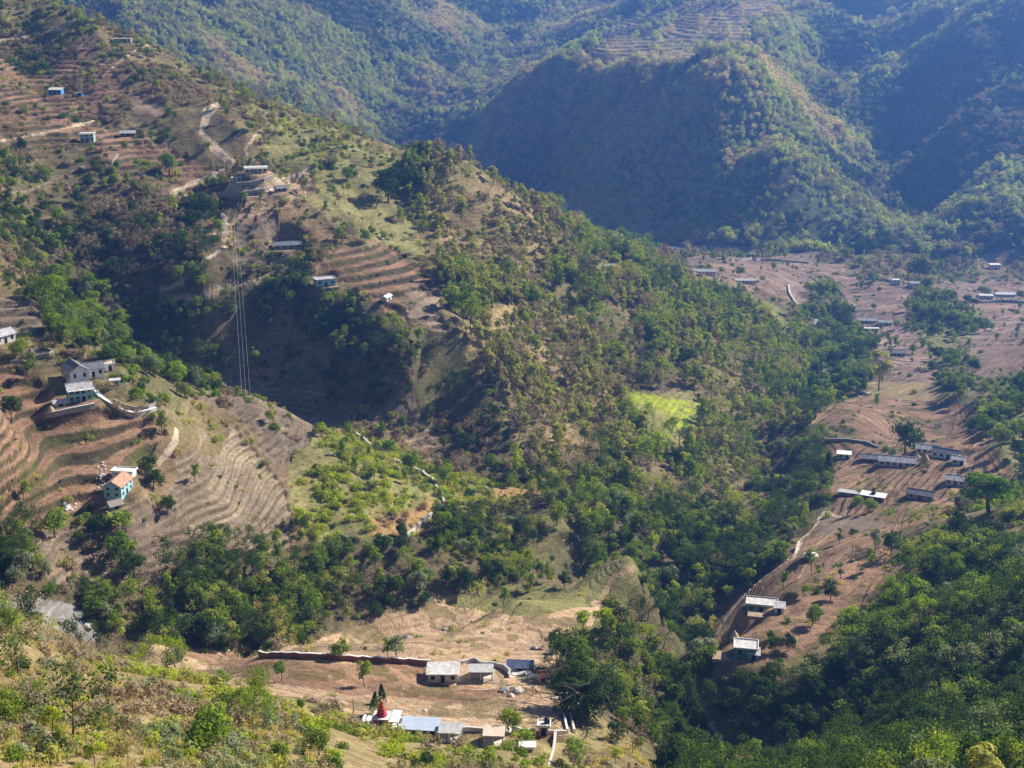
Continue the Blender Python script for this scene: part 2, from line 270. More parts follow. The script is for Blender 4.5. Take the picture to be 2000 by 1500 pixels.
# ------------------------------------------------------------------ node helpers
def mat(name, rough=.9):
    m = bpy.data.materials.new(name); m.use_nodes = True; b = m.node_tree.nodes['Principled BSDF']
    b.inputs['Roughness'].default_value = rough; b.inputs['Specular IOR Level'].default_value = .15
    return m, m.node_tree, b
def N(nt, t, **k):
    n = nt.nodes.new(t)
    for a, v in k.items():
        if a[0] == '_': n.inputs[int(a[1:])].default_value = v
        else: setattr(n, a, v)
    return n
def ramp(nt, fac, cols):
    r = N(nt, 'ShaderNodeValToRGB'); e = r.color_ramp.elements
    while len(e) < len(cols): e.new(.5)
    for i, (p, c) in enumerate(cols): e[i].position = p; e[i].color = (*c, 1)
    nt.links.new(fac, r.inputs[0]); return r.outputs[0]
def mixc(nt, a, b, fac, mode='MIX'):
    m = N(nt, 'ShaderNodeMix', data_type='RGBA', blend_type=mode)
    for s, v in ((0, fac), (6, a), (7, b)):
        if hasattr(v, 'links'): nt.links.new(v, m.inputs[s])
        else: m.inputs[s].default_value = v if s == 0 else (*v, 1)
    return m.outputs[2]
def noise_col(nt, scale, lo, hi, detail=4, coord='Object'):
    tc = N(nt, 'ShaderNodeTexCoord'); n = N(nt, 'ShaderNodeTexNoise'); n.inputs['Scale'].default_value = scale; n.inputs['Detail'].default_value = detail
    n.inputs['Roughness'].default_value = .65
    nt.links.new(tc.outputs[coord], n.inputs['Vector'])
    return ramp(nt, n.outputs[0], [(.32, lo), (.68, hi)]), n.outputs[0]
# ground: colour of the soil from the land-use map, mottled, furrowed and bumped by nodes
M_ground, nt, b = mat('soil_and_grass', .95)
at = N(nt, 'ShaderNodeAttribute', attribute_name='soil')
c1, f1 = noise_col(nt, .045, (.72, .72, .74), (1.22, 1.2, 1.15), 6)
c2, f2 = noise_col(nt, .45, (.66, .66, .66), (1.3, 1.3, 1.28), 5)
tcn = N(nt, 'ShaderNodeTexCoord'); mpn = N(nt, 'ShaderNodeMapping'); mpn.inputs['Scale'].default_value = (.035, .035, 1.5); nt.links.new(tcn.outputs['Object'], mpn.inputs[0])
nzn = N(nt, 'ShaderNodeTexNoise'); nzn.inputs['Scale'].default_value = 1.0; nzn.inputs['Detail'].default_value = 5; nt.links.new(mpn.outputs[0], nzn.inputs['Vector'])     # plough rows and beds follow the contours
c0 = ramp(nt, nzn.outputs[0], [(.3, (.74, .72, .70)), (.7, (1.24, 1.24, 1.22))])
x = mixc(nt, at.outputs[0], c1, 1.0, 'MULTIPLY'); x = mixc(nt, x, c0, 1.0, 'MULTIPLY'); x = mixc(nt, x, c2, 1.0, 'MULTIPLY')
nt.links.new(x, b.inputs['Base Color'])
c3, f3 = noise_col(nt, 1.6, (0, 0, 0), (1, 1, 1), 3)
ad = N(nt, 'ShaderNodeMath', operation='ADD'); nt.links.new(f2, ad.inputs[0]); nt.links.new(f3, ad.inputs[1])
bp = N(nt, 'ShaderNodeBump'); bp.inputs['Strength'].default_value = .9; bp.inputs['Distance'].default_value = .55
nt.links.new(ad.outputs[0], bp.inputs['Height']); nt.links.new(bp.outputs[0], b.inputs['Normal'])
def simple(name, col, rough=.85, scale=1.5, var=.25, spec=.15, metal=0):
    m, nt, b = mat(name, rough); b.inputs['Specular IOR Level'].default_value = spec; b.inputs['Metallic'].default_value = metal
    lo = tuple(c*(1-var) for c in col); hi = tuple(min(1, c*(1+var)) for c in col)
    c, f = noise_col(nt, scale, lo, hi, 5); nt.links.new(c, b.inputs['Base Color'])
    return m
def leafmat(name, cols, trans=.35, var=.35):
    m = bpy.data.materials.new(name); m.use_nodes = True; nt = m.node_tree; nt.nodes.remove(nt.nodes['Principled BSDF'])
    oi = N(nt, 'ShaderNodeObjectInfo'); c = ramp(nt, oi.outputs['Random'], [(i/(len(cols)-1), k) for i, k in enumerate(cols)])
    ge = N(nt, 'ShaderNodeNewGeometry'); v = ramp(nt, ge.outputs['Random Per Island'], [(0, (1-var,)*3), (1, (1+var,)*3)])
    c = mixc(nt, c, v, 1.0, 'MULTIPLY')
    d = N(nt, 'ShaderNodeBsdfDiffuse'); t = N(nt, 'ShaderNodeBsdfTranslucent'); mx = N(nt, 'ShaderNodeMixShader', _0=trans)
    ct = mixc(nt, c, (1.25, 1.25, .55), 1.0, 'MULTIPLY')
    nt.links.new(c, d.inputs[0]); nt.links.new(ct, t.inputs[0]); nt.links.new(d.outputs[0], mx.inputs[1]); nt.links.new(t.outputs[0], mx.inputs[2])
    nt.links.new(mx.outputs[0], nt.nodes['Material Output'].inputs[0]); return m
M_bark = simple('bark', (.13, .10, .075), .95, 3)
M_barkpale = simple('pale_bark', (.34, .30, .25), .95, 3)
ML = dict(
 dark=leafmat('dark_leaves', [(.045, .09, .02), (.08, .14, .026), (.055, .10, .028), (.13, .20, .03)], .4),
 mid=leafmat('green_leaves', [(.15, .25, .03), (.24, .34, .035), (.32, .39, .045), (.18, .24, .045)], .45),
 lime=leafmat('yellow_green_leaves', [(.38, .46, .035), (.46, .52, .04), (.34, .42, .05)], .5),
 dry=leafmat('dry_leaves', [(.40, .42, .09), (.47, .45, .13), (.35, .41, .08), (.46, .39, .15)], .45),
 brown=leafmat('brown_twigs', [(.34, .25, .15), (.42, .32, .22), (.30, .23, .16)], .3),
 grey=leafmat('grey_green_leaves', [(.25, .29, .15), (.31, .34, .21), (.21, .26, .13)], .4),
 red=leafmat('russet_leaves', [(.28, .13, .09), (.30, .16, .11)], .4),
 far=leafmat('woodland_leaves', [(.30, .38, .10), (.46, .52, .13), (.60, .60, .18), (.38, .46, .12)], .5, .4),
 fardry=leafmat('dry_woodland_leaves', [(.62, .55, .28), (.66, .50, .36), (.55, .55, .22), (.58, .44, .34)], .5, .4),
 dome=leafmat('dome_leaves', [(.17, .30, .03), (.17, .30, .03)], .45, .4),
 grass=leafmat('grass_blades', [(.55, .45, .22), (.62, .50, .26), (.40, .42, .14)], .4),
)
# ------------------------------------------------------------------ tree prototypes: (crown, trunk) meshes
def new_mesh(name, v, f, mats, mi=None, smooth=False):
    me = bpy.data.meshes.new(name); v = np.asarray(v, np.float32)
    if isinstance(f, np.ndarray):
        k = f.shape[1]; me.vertices.add(len(v)); me.vertices.foreach_set('co', v.ravel()); me.loops.add(f.size); me.loops.foreach_set('vertex_index', f.ravel().astype(np.int32))
        me.polygons.add(len(f)); me.polygons.foreach_set('loop_start', np.arange(0, f.size, k, dtype=np.int32))
        me.update(calc_edges=True)
    else: me.from_pydata(v.tolist(), [], f)
    for m in mats: me.materials.append(m)
    if mi is not None: me.polygons.foreach_set('material_index', np.asarray(mi, np.int32))
    if smooth: me.polygons.foreach_set('use_smooth', np.ones(len(me.polygons), bool))
    return me
def leaves(cen, size, g, up=.45, asp=.7, out=None):
    n = len(cen); nr = g.normal(size=(n, 3)); nr[:, 2] += up*2
    if out is not None: nr = nr*.42+out*1.3
    nr[:, 2] += .01; nr /= np.linalg.norm(nr, axis=1)[:, None]
    a = np.cross(nr, g.normal(size=(n, 3))); a /= np.linalg.norm(a, axis=1)[:, None]; b = np.cross(nr, a)
    s = size*(.6+.8*g.random(n))[:, None]; a = a*s; b = b*s*asp
    v = np.stack([cen-a, cen-b*.9+a*.1, cen+a, cen+b*.9-a*.1], 1).reshape(-1, 3); f = np.arange(4*n).reshape(n, 4)
    return v, f
def limb(p, q, r0, r1, k=5):
    p = np.array(p, float); q = np.array(q, float); d = q-p; d /= np.linalg.norm(d)+1e-9
    a = np.cross(d, (0.3, .9, .1)); a /= np.linalg.norm(a); b = np.cross(d, a); an = np.arange(k)*2*math.pi/k
    ring = lambda c, r: c+r*(np.cos(an)[:, None]*a+np.sin(an)[:, None]*b)
    v = np.r_[ring(p, r0), ring(q, r1)]; f = [(i, (i+1) % k, k+(i+1) % k, k+i) for i in range(k)]
    return v, np.array(f)
def join(parts):
    vs, fs, o = [], [], 0
    for v, f in parts: vs.append(v); fs.append(f+o); o += len(v)
    return np.concatenate(vs), np.concatenate(fs)
def branches(g, h, spread, r, levels=3, start=.3, nb=5, droop=0):
    out = []; tips = []
    top = np.array((g.normal()*.05*h, g.normal()*.05*h, h*.75)); base = np.array((0, 0, -.04*h-.3)); mid = np.array((g.normal()*.04*h, g.normal()*.04*h, h*start))
    out += [limb(base, mid, r, r*.75, 6), limb(mid, top, r*.75, r*.3)]
    def grow(p, d, L, rr, lv):
        q = p+d*L; out.append(limb(p, q, rr, rr*.6, 4)); tips.append(q)
        if lv > 0:
            for _ in range(2+(g.random() < .4)):
                e = d+g.normal(size=3)*.5; e[2] += .15-droop; e /= np.linalg.norm(e); grow(q, e, L*.68, rr*.55, lv-1)
    for i in range(nb):
        t = (i+.5)/nb; p = mid+(top-mid)*t; an = i*2.4+g.random(); d = np.array((math.cos(an), math.sin(an), .55+.5*t)); d /= np.linalg.norm(d)
        grow(p, d, spread*(.55-.2*t), r*.45, levels-1)
    tips.append(top); return join(out), np.array(tips)
def crown_round(g, h, w, lo, n, size, clumps=9, sh=.32, up=.45, hole=.0):
    """leaf-sized faces on the shells of many clumps that fill the crown unevenly"""
    cs = []
    for i in range(clumps):
        an = g.random()*6.283; rr = math.sqrt(g.random())*w*.36; zz = lo+(h-lo)*(.18+.72*g.random()); k = 1-.55*abs((zz-lo)/(h-lo)-.45)*1.5
        cs.append((math.cos(an)*rr*k, math.sin(an)*rr*k, zz, w*sh*(.55+.6*g.random())*max(k, .4)))
    cs = np.array(cs); pk = g.choice(clumps, n, p=cs[:, 3]**2/np.sum(cs[:, 3]**2)); d = g.normal(size=(n, 3)); d[:, 2] += .35; d /= np.linalg.norm(d, axis=1)[:, None]
    rad = cs[pk, 3]*(.62+.42*g.random(n)**.6)
    c = cs[pk, :3]+d*rad[:, None]*np.array((1, 1, .78)); return leaves(c, size, g, up, .7, d)
PROTO = {}
def proto(key, crown, trunk, lm, bm=None):
    bm = bm or M_bark; cm = new_mesh(key+'_crown', crown[0], crown[1], [ML[lm]]) if crown else None
    tm = new_mesh(key+'_trunk', trunk[0], trunk[1], [bm]) if trunk else None
    ps = [p for p in (crown, trunk) if p]; v, f = join(ps)
    mi = np.r_[np.zeros(len(crown[1]) if crown else 0), np.full(len(trunk[1]) if trunk else 0, 1 if crown else 0)]
    mats = ([ML[lm]] if crown else [])+([bm] if trunk else [])
    PROTO[key] = dict(crown=cm, trunk=tm, joined=new_mesh(key+'_joined', v, f, mats, mi), h=float(v[:, 2].max()), w=float(np.ptp(v[:, 0])))
def build_protos():
    g = np.random.default_rng(3)
    for lm in ('dark', 'mid', 'grey'):
        for i in range(3):
            t, tips = branches(g, 6.5, 5, .22, 2, .3, 6)
            proto(f'round_{lm}_{i}', crown_round(g, 7.2, 7, 1.3, 1500, .25, 15, .27), t, lm)
    for lm in ('mid', 'lime', 'dry', 'grey'):
        for i in range(2):          # upright oval
            t, tips = branches(g, 6.5, 3.4, .15, 2, .35, 6)
            proto(f'oval_{lm}_{i}', crown_round(g, 7.4, 4.2, 2.0, 750, .23, 10, .3), t, lm)
    for lm in ('dry', 'mid', 'lime', 'brown'):
        for i in range(2):          # slender forest tree: tall stem, narrow uneven crown
            t, tips = branches(g, 8.2, 2.4, .12, 2, .4, 7)
            proto(f'slim_{lm}_{i}', crown_round(g, 8.8, 3.6, 2.0, 620, .24, 10, .3), t, lm, M_bark if i else M_barkpale)
    t, tips = branches(g, 8.2, 3, .14, 2, .35, 7); proto('russet', crown_round(g, 8.8, 4.6, 2.6, 500, .24, 9, .3), t, 'red')
    for i in range(3):              # leafless
        t, tips = branches(g, 6.5, 5, .14, 4, .3, 7); c = leaves(np.repeat(tips, 3, 0)+g.normal(size=(len(tips)*3, 3))*.25, .16, g)
        proto(f'bare_{i}', c, t, 'brown', M_barkpale if i < 2 else M_bark)
    for lm in ('dark', 'mid', 'dry', 'grey'):
        for i in range(2):          # feathery ragged crown: leaf sprays on the twigs of a forked trunk
            t, tips = branches(g, 6.6+i, 5.6, .18, 4, .25+.08*i, 6); tips = tips[g.random(len(tips)) < .8]; k = np.repeat(tips, 11 if i else 8, 0)
            proto(f'open_{lm}_{i}', leaves(k+g.normal(size=k.shape)*(.42, .42, .3), .19, g), t, lm)
    for i in range(2):              # dark narrow evergreen
        n = 900; z = g.random(n)**.8; rr = (1-z)**.7*1.4*(.7+.4*g.random(n)); an = g.random(n)*6.283
        proto(f'cypress_{i}', leaves(np.c_[np.cos(an)*rr, np.sin(an)*rr, .8+z*5.8], .22, g), limb((0, 0, -.3), (0, 0, 5), .15, .04), 'dark')
    for lm in ('dark', 'mid', 'lime', 'dry', 'grey', 'brown'):   # bushes
        for i in range(2):
            n = 330; cl = g.normal(size=(6, 3))*np.array((.75, .75, .25))+(0, 0, .8); pk = g.integers(0, 6, n); d = g.normal(size=(n, 3)); d /= np.linalg.norm(d, axis=1)[:, None]
            c = cl[pk]+d*(.45+.5*g.random(n))[:, None]; c[:, 2] = np.abs(c[:, 2]); proto(f'bush_{lm}_{i}', leaves(c, .2, g, .45, .7, d), limb((0, 0, -.3), (0, 0, .6), .08, .05, 4), lm)
    for i in range(2):              # grass tuft: thin upright blades
        n = 60; an = g.random(n)*6.283; r = g.random(n)*.55; base = np.c_[np.cos(an)*r, np.sin(an)*r, np.zeros(n)]; tip = base*1.9+np.c_[g.normal(size=n)*.15, g.normal(size=n)*.15, .35+.6*g.random(n)]
        sd = np.cross(tip-base, g.normal(size=(n, 3))); sd = sd/np.linalg.norm(sd, axis=1)[:, None]*.05
        v = np.stack([base-sd-[0, 0, .1], base+sd-[0, 0, .1], tip+sd*.3, tip-sd*.3], 1).reshape(-1, 3); proto(f'tuft_{i}', (v, np.arange(4*n).reshape(n, 4)), None, 'grass')
    for i in range(6):              # far woodland trees: fewer, larger leaf clumps
        w_ = 8.5+i*.5; proto(f'far_{i}', crown_round(g, 9+i*.4, w_, 1.0, 330, .62, 9, .34), limb((0, 0, -1.5), (0, 0, 5), .3, .15), ('dark', 'far', 'far', 'far', 'far', 'fardry')[i])
    t, tips = branches(g, 8.2, 6, .2, 4, .32, 8); proto('far_bare', leaves(np.repeat(tips, 2, 0)+g.normal(size=(len(tips)*2, 3))*.4, .4, g), t, 'brown', M_barkpale)
    # the two great trees
    t, tips = branches(g, 11, 11, .65, 3, .3, 9); cr = crown_round(g, 13.5, 19, 4.2, 9500, .3, 30, .17, .6); proto('great_dome', cr, t, 'dome')
    t, tips = branches(g, 11, 12, .6, 4, .22, 9); cr = crown_round(g, 13.5, 17, 1.6, 8500, .27, 34, .16, .5); proto('great_spread', cr, t, 'dark')
    # banana clump
    n = 46; an = g.random(n)*6.283; r = 1.5*g.random(n)**.5; b0 = np.c_[np.cos(an)*r, np.sin(an)*r, 1.2+g.random(n)]; d = np.c_[np.cos(an*3)*1.2, np.sin(an*3)*1.2, 1.0+g.random(n)*.8]; s_ = np.cross(d, (0, 0, 1.)); s_ = s_/np.linalg.norm(s_, axis=1)[:, None]*.28
    md = b0+d*.6+(0, 0, .25); tp = b0+d*1.15-(0, 0, .35); v1 = np.stack([b0-s_*.3, b0+s_*.3, md+s_, md-s_], 1).reshape(-1, 3); v2 = np.stack([md-s_, md+s_, tp+s_*.3, tp-s_*.3], 1).reshape(-1, 3)
    st_ = [limb((math.cos(a)*.9, math.sin(a)*.9, -.3), (math.cos(a)*.8, math.sin(a)*.8, 1.8), .16, .1) for a in (0, 1.6, 3.1, 4.6)]
    proto('banana', join([(v1, np.arange(len(v1)).reshape(-1, 4)), (v2, np.arange(len(v2)).reshape(-1, 4))]), join(st_), 'mid')
# ------------------------------------------------------------------ building materials
M = dict(
 white=simple('whitewash', (.73, .71, .67), .8, .8, .2), cream=simple('cream_plaster', (.62, .56, .44), .85, .8, .15), conc=simple('weathered_concrete', (.46, .45, .43), .9, .9, .3),
 palegrey=simple('pale_concrete', (.57, .55, .51), .9, .7, .34), slate=simple('slate_roof', (.20, .20, .215), .75, 1.6, .55, .3), slatel=simple('pale_slate', (.46, .44, .45), .7, 1.1, .5, .3),
 teal=simple('teal_wash', (.20, .48, .44), .85, .8, .15), mint=simple('mint_wash', (.45, .70, .60), .85, .8, .12), blue=simple('blue_wash', (.13, .33, .62), .85, .8, .15), green=simple('green_wash', (.16, .36, .25), .85, .8, .15),
 aqua=simple('pale_blue_wash', (.33, .55, .58), .85, .8, .12), rust=simple('rusty_tin', (.44, .25, .16), .7, 1.2, .35, .3), tin=simple('bright_tin', (.75, .78, .82), .35, .6, .1, .6), bluetin=simple('pale_blue_tin', (.50, .58, .68), .45, .5, .12, .5),
 red=simple('temple_red', (.46, .035, .04), .6, .8, .2, .3), brick=simple('red_brown_wall', (.26, .12, .09), .9, 2, .35), stone=simple('dry_stone', (.34, .31, .28), .95, 1.8, .5), palestone=simple('pale_stone', (.56, .52, .46), .95, 1.5, .3),
 wood=simple('dark_wood', (.07, .045, .03), .8, 3, .3), dark=simple('dark_opening', (.018, .018, .02), .6, 1, .2), thatch=simple('thatch', (.33, .29, .24), .95, 3, .35), tarp=simple('blue_black_tarp', (.07, .09, .16), .5, 1.4, .8, .3),
 beige=simple('beige_slab', (.66, .54, .42), .9, .8, .15), pink=simple('pink_wash', (.62, .38, .33), .85, .8, .12), pole=simple('grey_pole', (.33, .31, .29), .8, 3, .2), wire=simple('aluminium_wire', (.55, .54, .52), .4, 1, .1, .6), earth=simple('beaten_earth', (.38, .28, .19), .95, .8, .25), straw=simple('straw', (.45, .36, .20), .95, 3, .3))
class MB:
    def __init__(s): s.v = []; s.f = []
    def add(s, v, f): o = len(s.v); s.v += [tuple(p) for p in v]; s.f += [tuple(i+o for i in q) for q in f]
    def box(s, x0, x1, y0, y1, z0, z1):
        s.add([(x, y, z) for z in (z0, z1) for x, y in ((x0, y0), (x1, y0), (x1, y1), (x0, y1))], [(0, 3, 2, 1), (4, 5, 6, 7), (0, 1, 5, 4), (1, 2, 6, 5), (2, 3, 7, 6), (3, 0, 4, 7)]); return s
    def tube(s, p, q, r0, r1=None, k=8):
        v, f = limb(p, q, r0, r1 or r0, k); v = v.tolist(); n_ = len(v)//2
        s.add(v, [tuple(i) for i in f.tolist()]+[tuple(range(n_))[::-1], tuple(range(n_, 2*n_))]); return s
    def lathe(s, prof, k=16, cx=0, cy=0):
        v = [(cx+r*math.cos(i*6.28318/k), cy+r*math.sin(i*6.28318/k), z) for r, z in prof for i in range(k)]
        f = [(a*k+i, a*k+(i+1) % k, a*k+k+(i+1) % k, a*k+k+i) for a in range(len(prof)-1) for i in range(k)]
        s.add(v, f+[tuple(range(k))[::-1], tuple(range((len(prof)-1)*k, len(prof)*k))]); return s
    def build(s, name, m, parent=None, label=None):
        o = bpy.data.objects.new(name, new_mesh(name, s.v, s.f, [M[m] if isinstance(m, str) else m])); C.collection.objects.link(o); o.parent = parent
        if label: o['label'] = label
        return o
def tag(o, label, cat, group=None):
    o['label'] = label; o['category'] = cat
    if group: o['group'] = group
    return o
def empty(name, loc, rz, label, cat, group=None):
    o = bpy.data.objects.new(name, None); C.collection.objects.link(o); o.location = tuple(map(float, loc)); o.rotation_euler = (0, 0, rz); o.empty_display_size = 1
    return tag(o, label, cat, group)
PADS = []
def spot(px, py, r=0, c=None):
    p = cast(Z, px, py)
    if r: pad(p[0], p[1], r, p[2], 5, c)
    return p
BUILD = []           # buildings are surveyed first (so that the ground can be levelled), then built
def plan(f, px, py, r, *a, c=None, **k): BUILD.append((f, (px, py), r, a, k, c))
def gable_roof(b, L, W, H, rise, ov=.45, th=.14, x0=0, y0=0, a0=None):
    hw = W/2+ov; hl = L/2+ov; zr = H+rise; ze = H-rise*ov/(W/2)
    for s_ in (-1, 1):
        v = [(x0-hl, y0+s_*hw, ze), (x0+hl, y0+s_*hw, ze), (x0+hl, y0, zr), (x0-hl, y0, zr)]
        v += [(x, y, z+th) for x, y, z in v]; b.add(v, [(0, 1, 2, 3), (4, 7, 6, 5), (0, 4, 5, 1), (1, 5, 6, 2), (2, 6, 7, 3), (3, 7, 4, 0)])
    return b
def gable_walls(b, L, W, H, rise, base=1.6):
    l, w = L/2, W/2
    v = [(-l, -w, -base), (l, -w, -base), (l, w, -base), (-l, w, -base), (-l, -w, H-.02), (l, -w, H-.02), (l, w, H-.02), (-l, w, H-.02), (-l, 0, H+rise-.03), (l, 0, H+rise-.03)]
    b.add(v, [(0, 1, 5, 4), (2, 3, 7, 6), (1, 2, 6, 9, 5), (3, 0, 4, 8, 7), (4, 5, 9, 8), (6, 7, 8, 9), (0, 3, 2, 1)]); return b
def opening(root, kind, face, L, W, u, z, w, h, frame='wood', pane='dark'):
    """window or door on a wall: face f(ront) b(ack) l r, u along the wall"""
    def bx(b, grow, out):
        a = w/2+grow; z0, z1 = (z-grow if kind == 'window' else z), z+h+grow
        if face == 'f': b.box(u-a, u+a, -W/2-out, -W/2+.02, z0, z1)
        elif face == 'b': b.box(u-a, u+a, W/2-.02, W/2+out, z0, z1)
        elif face == 'r': b.box(L/2-.02, L/2+out, u-a, u+a, z0, z1)
        else: b.box(-L/2-out, -L/2+.02, u-a, u+a, z0, z1)
        return b
    fr = bx(MB(), .1, .05).build(kind, frame, root); bx(MB(), 0, .09).build('pane' if kind == 'window' else 'door_leaf', pane, fr)
def house(p, name, label, L, W, H, yaw, wall, roof, kind='gable', rise=1.4, nwin=3, storeys=1, gwin=0, veranda=None, parapet=None, frame='wood', cat='house', extra=None, group=None, tank=False):
    L *= .93; W *= .94; H *= .86; root = empty(name, p, R(yaw), label, cat, group); b = MB(); fh = H/storeys
    if kind == 'gable':
        gable_walls(b, L, W, H, rise).build('wall', wall, root); r_ = gable_roof(MB(), L, W, H, rise).build('roof', roof, root)
        MB().box(-L/2-.45, L/2+.45, -.12, .12, H+rise+.1, H+rise+.24).build('ridge_cap', roof, r_)
    elif kind == 'shed':
        b.box(-L/2, L/2, -W/2, W/2, -1.6, H-.02).build('wall', wall, root); o_ = .4
        v = [(-L/2-o_, -W/2-o_, H-.15), (L/2+o_, -W/2-o_, H-.15), (L/2+o_, W/2+o_, H+rise), (-L/2-o_, W/2+o_, H+rise)]; v += [(x, y, z+.12) for x, y, z in v]
        MB().__class__.add(b2 := MB(), v, [(0, 3, 2, 1), (4, 5, 6, 7), (0, 1, 5, 4), (1, 2, 6, 5), (2, 3, 7, 6), (3, 0, 4, 7)]); b2.build('roof', roof, root)
        MB().box(-L/2, L/2, W/2-.25, W/2-.003, H-.02, H+rise*.8).build('gable_wall', wall, root)
    else:
        b.box(-L/2, L/2, -W/2, W/2, -1.6, H).build('wall', wall, root)
        r_ = MB().box(-L/2-.5, L/2+.5, -W/2-.5, W/2+.5, H+.003, H+.2).build('roof', roof, root)
        if parapet:
            q = MB(); h_ = .55; l, w = L/2+.42, W/2+.42
            q.box(-l, l, -w, -w+.18, H+.2, H+h_).box(-l, l, w-.18, w, H+.2, H+h_).box(-l, -l+.18, -w+.18, w-.18, H+.2, H+h_).box(l-.18, l, -w+.18, w-.18, H+.2, H+h_); q.build('parapet', parapet, r_)
        if tank: MB().lathe([(.6, H+.2), (.62, H+1.2), (.3, H+1.45)], 12, L*.3, W*.15).build('water_tank', 'dark', root)
    for s_ in range(storeys):
        z0 = s_*fh
        for i in range(nwin):
            u = -L/2+(i+.5)*L/nwin
            if i == nwin//2 and (s_ == 0 or veranda == 'balcony'): opening(root, 'door', 'f', L, W, u, z0+.05, .95, min(2.0, fh*.8), frame)
            else: opening(root, 'window', 'f', L, W, u, z0+fh*.38, .9, fh*.38, frame)
        for i in range(gwin):
            u = -W/2+(i+.5)*W/gwin
            for f_ in ('l', 'r'): opening(root, 'window', f_, L, W, u, z0+fh*.4, .7, fh*.34, frame)
    if veranda:
        d = 1.7; z1 = fh*(storeys-1) if veranda == 'balcony' else 0
        if veranda == 'balcony':
            fl = MB().box(-L/2, L/2, -W/2-d, -W/2-.003, z1-.18, z1).build('balcony', 'palegrey', root); rl = MB().box(-L/2, L/2, -W/2-d, -W/2-d+.08, z1+.003, z1+.8); rl.build('railing', wall, fl)
        cn = MB().box(-L/2-.2, L/2+.2, -W/2-d-.3, -W/2-.003, z1+fh-.32, z1+fh-.16).build('canopy', roof if kind != 'gable' else 'palegrey', root)
        for i in range(5):
            u = -L/2+.15+i*(L-.3)/4; MB().box(u-.12, u+.12, -W/2-d+.12, -W/2-d+.36, z1+.004 if veranda != 'balcony' else -1.2, z1+fh-.325).build('post', 'white' if wall != 'conc' else 'conc', root)
    if extra: extra(root, L, W, H)
    return root
def shelter(p, name, label, L, W, H, yaw, roof, post, tilt=0, back=None, cat='shelter'):
    """open shed: roof slab on posts, with a low rear wall"""
    root = empty(name, p, R(yaw), label, cat)
    v = [(-L/2, -W/2, H-tilt/2), (L/2, -W/2, H-tilt/2), (L/2, W/2, H+tilt/2), (-L/2, W/2, H+tilt/2)]; v += [(x, y, z+.16) for x, y, z in v]
    b = MB(); b.add(v, [(0, 3, 2, 1), (4, 5, 6, 7), (0, 1, 5, 4), (1, 2, 6, 5), (2, 3, 7, 6), (3, 0, 4, 7)]); b.build('roof', roof, root)
    for x in (-L/2+.35, 0, L/2-.35):
        for y in (-W/2+.35, W/2-.35):
            zt = H+tilt*(y/W)-.02; MB().box(x-.14, x+.14, y-.14, y+.14, -1.4, zt).build('post', post, root)
    if back: MB().box(-L/2+.1, L/2-.1, W/2-.75, W/2-.6, -1.4, H*.85).build('rear_wall', back, root)
    MB().box(-L/2, L/2, -W/2, W/2, -1.4, .06).build('floor_slab', 'palegrey', root)
    return root
def wall_line(name, label, s, h, th, m, cap=None, cat='wall', dens=8, capm='white', dz=0, base=1.0):
    ln = worldline(s, None, dens); ok = [ln[0]]
    for p in ln[1:]:
        if np.hypot(*(p-ok[-1])[:2]) > .6: ok.append(p)
    ln = np.array(ok); zt = samp(Z, ln[:, 0], ln[:, 1]); k = np.ones(5)/5
    if len(ln) > 5: zt = np.convolve(np.r_[[zt[0]]*2, zt, [zt[-1]]*2], k, 'valid')
    d = np.gradient(ln[:, :2], axis=0); d /= np.linalg.norm(d, axis=1)[:, None]; nr = np.c_[-d[:, 1], d[:, 0]]
    def strip(w_, z0, z1):
        a = ln[:, :2]+nr*w_/2; c = ln[:, :2]-nr*w_/2; n_ = len(ln); v = np.concatenate([np.c_[a, zt+z0], np.c_[c, zt+z0], np.c_[c, zt+z1], np.c_[a, zt+z1]]); f = []
        for i in range(n_-1):
            for q in range(4): q2 = (q+1) % 4; f.append((q*n_+i, q2*n_+i, q2*n_+i+1, q*n_+i+1))
        f += [(0, 3*n_, 2*n_, n_), (n_-1, 2*n_-1, 3*n_-1, 4*n_-1)]; o_ = ln[0]; v = v-np.array((o_[0], o_[1], 0)); b = MB(); b.add(v.tolist(), f); return b
    o = strip(th, -base, h).build(name, m); o.location = (ln[0][0], ln[0][1], dz); tag(o, label, cat); o['kind'] = 'thing'
    if cap: strip(th+.22, h+.003, h+.16).build('coping', capm, o)
    return o
# ---- survey of buildings ------------------------------------------------------------------------------
A = plan
A(house, 148, 738, 8, 'slate_roof_house', 'large gabled white house with long dark slate roof above the teal house', 11, 7.4, 4.4, -56, 'white', 'slate', rise=2.2, nwin=3, gwin=2)
A(house, 181, 733, 6, 'slate_wing', 'white wing with grey slate roof right of the large gabled white house', 8, 5.5, 3.8, 24, 'white', 'slate', rise=1.6, nwin=3, frame='brick')
A(house, 156, 778, 7, 'teal_house', 'teal two-storey house with balcony and small slate roof beside the white stairway', 9, 5.5, 5.0, 24, 'teal', 'slatel', rise=1.5, nwin=4, storeys=2, gwin=1, veranda='balcony', frame='blue')
A(house, 207, 722, 5, 'flat_roof_house', 'small white flat-roofed house with parapet behind the slate roof house', 6, 5, 2.8, 20, 'white', 'beige', 'flat', nwin=2, parapet='white')
A(house, 225, 752, 3, 'garden_hut', 'tiny turquoise hut with flat roof among trees beside the teal house', 3.4, 2.6, 2.3, 15, 'teal', 'palegrey', 'flat', nwin=1)
A(house, 3, 668, 6, 'gable_house', 'white gabled house with slate roof cut by the left edge of the photo', 9, 6, 3.6, 55, 'white', 'slatel', rise=1.6, nwin=3, gwin=2)
A(house, 118, 792, 3, 'cowshed', 'low grey slate-roofed cowshed at the foot of the teal house', 5, 3.2, 1.7, 24, 'stone', 'slatel', rise=.7, nwin=1)
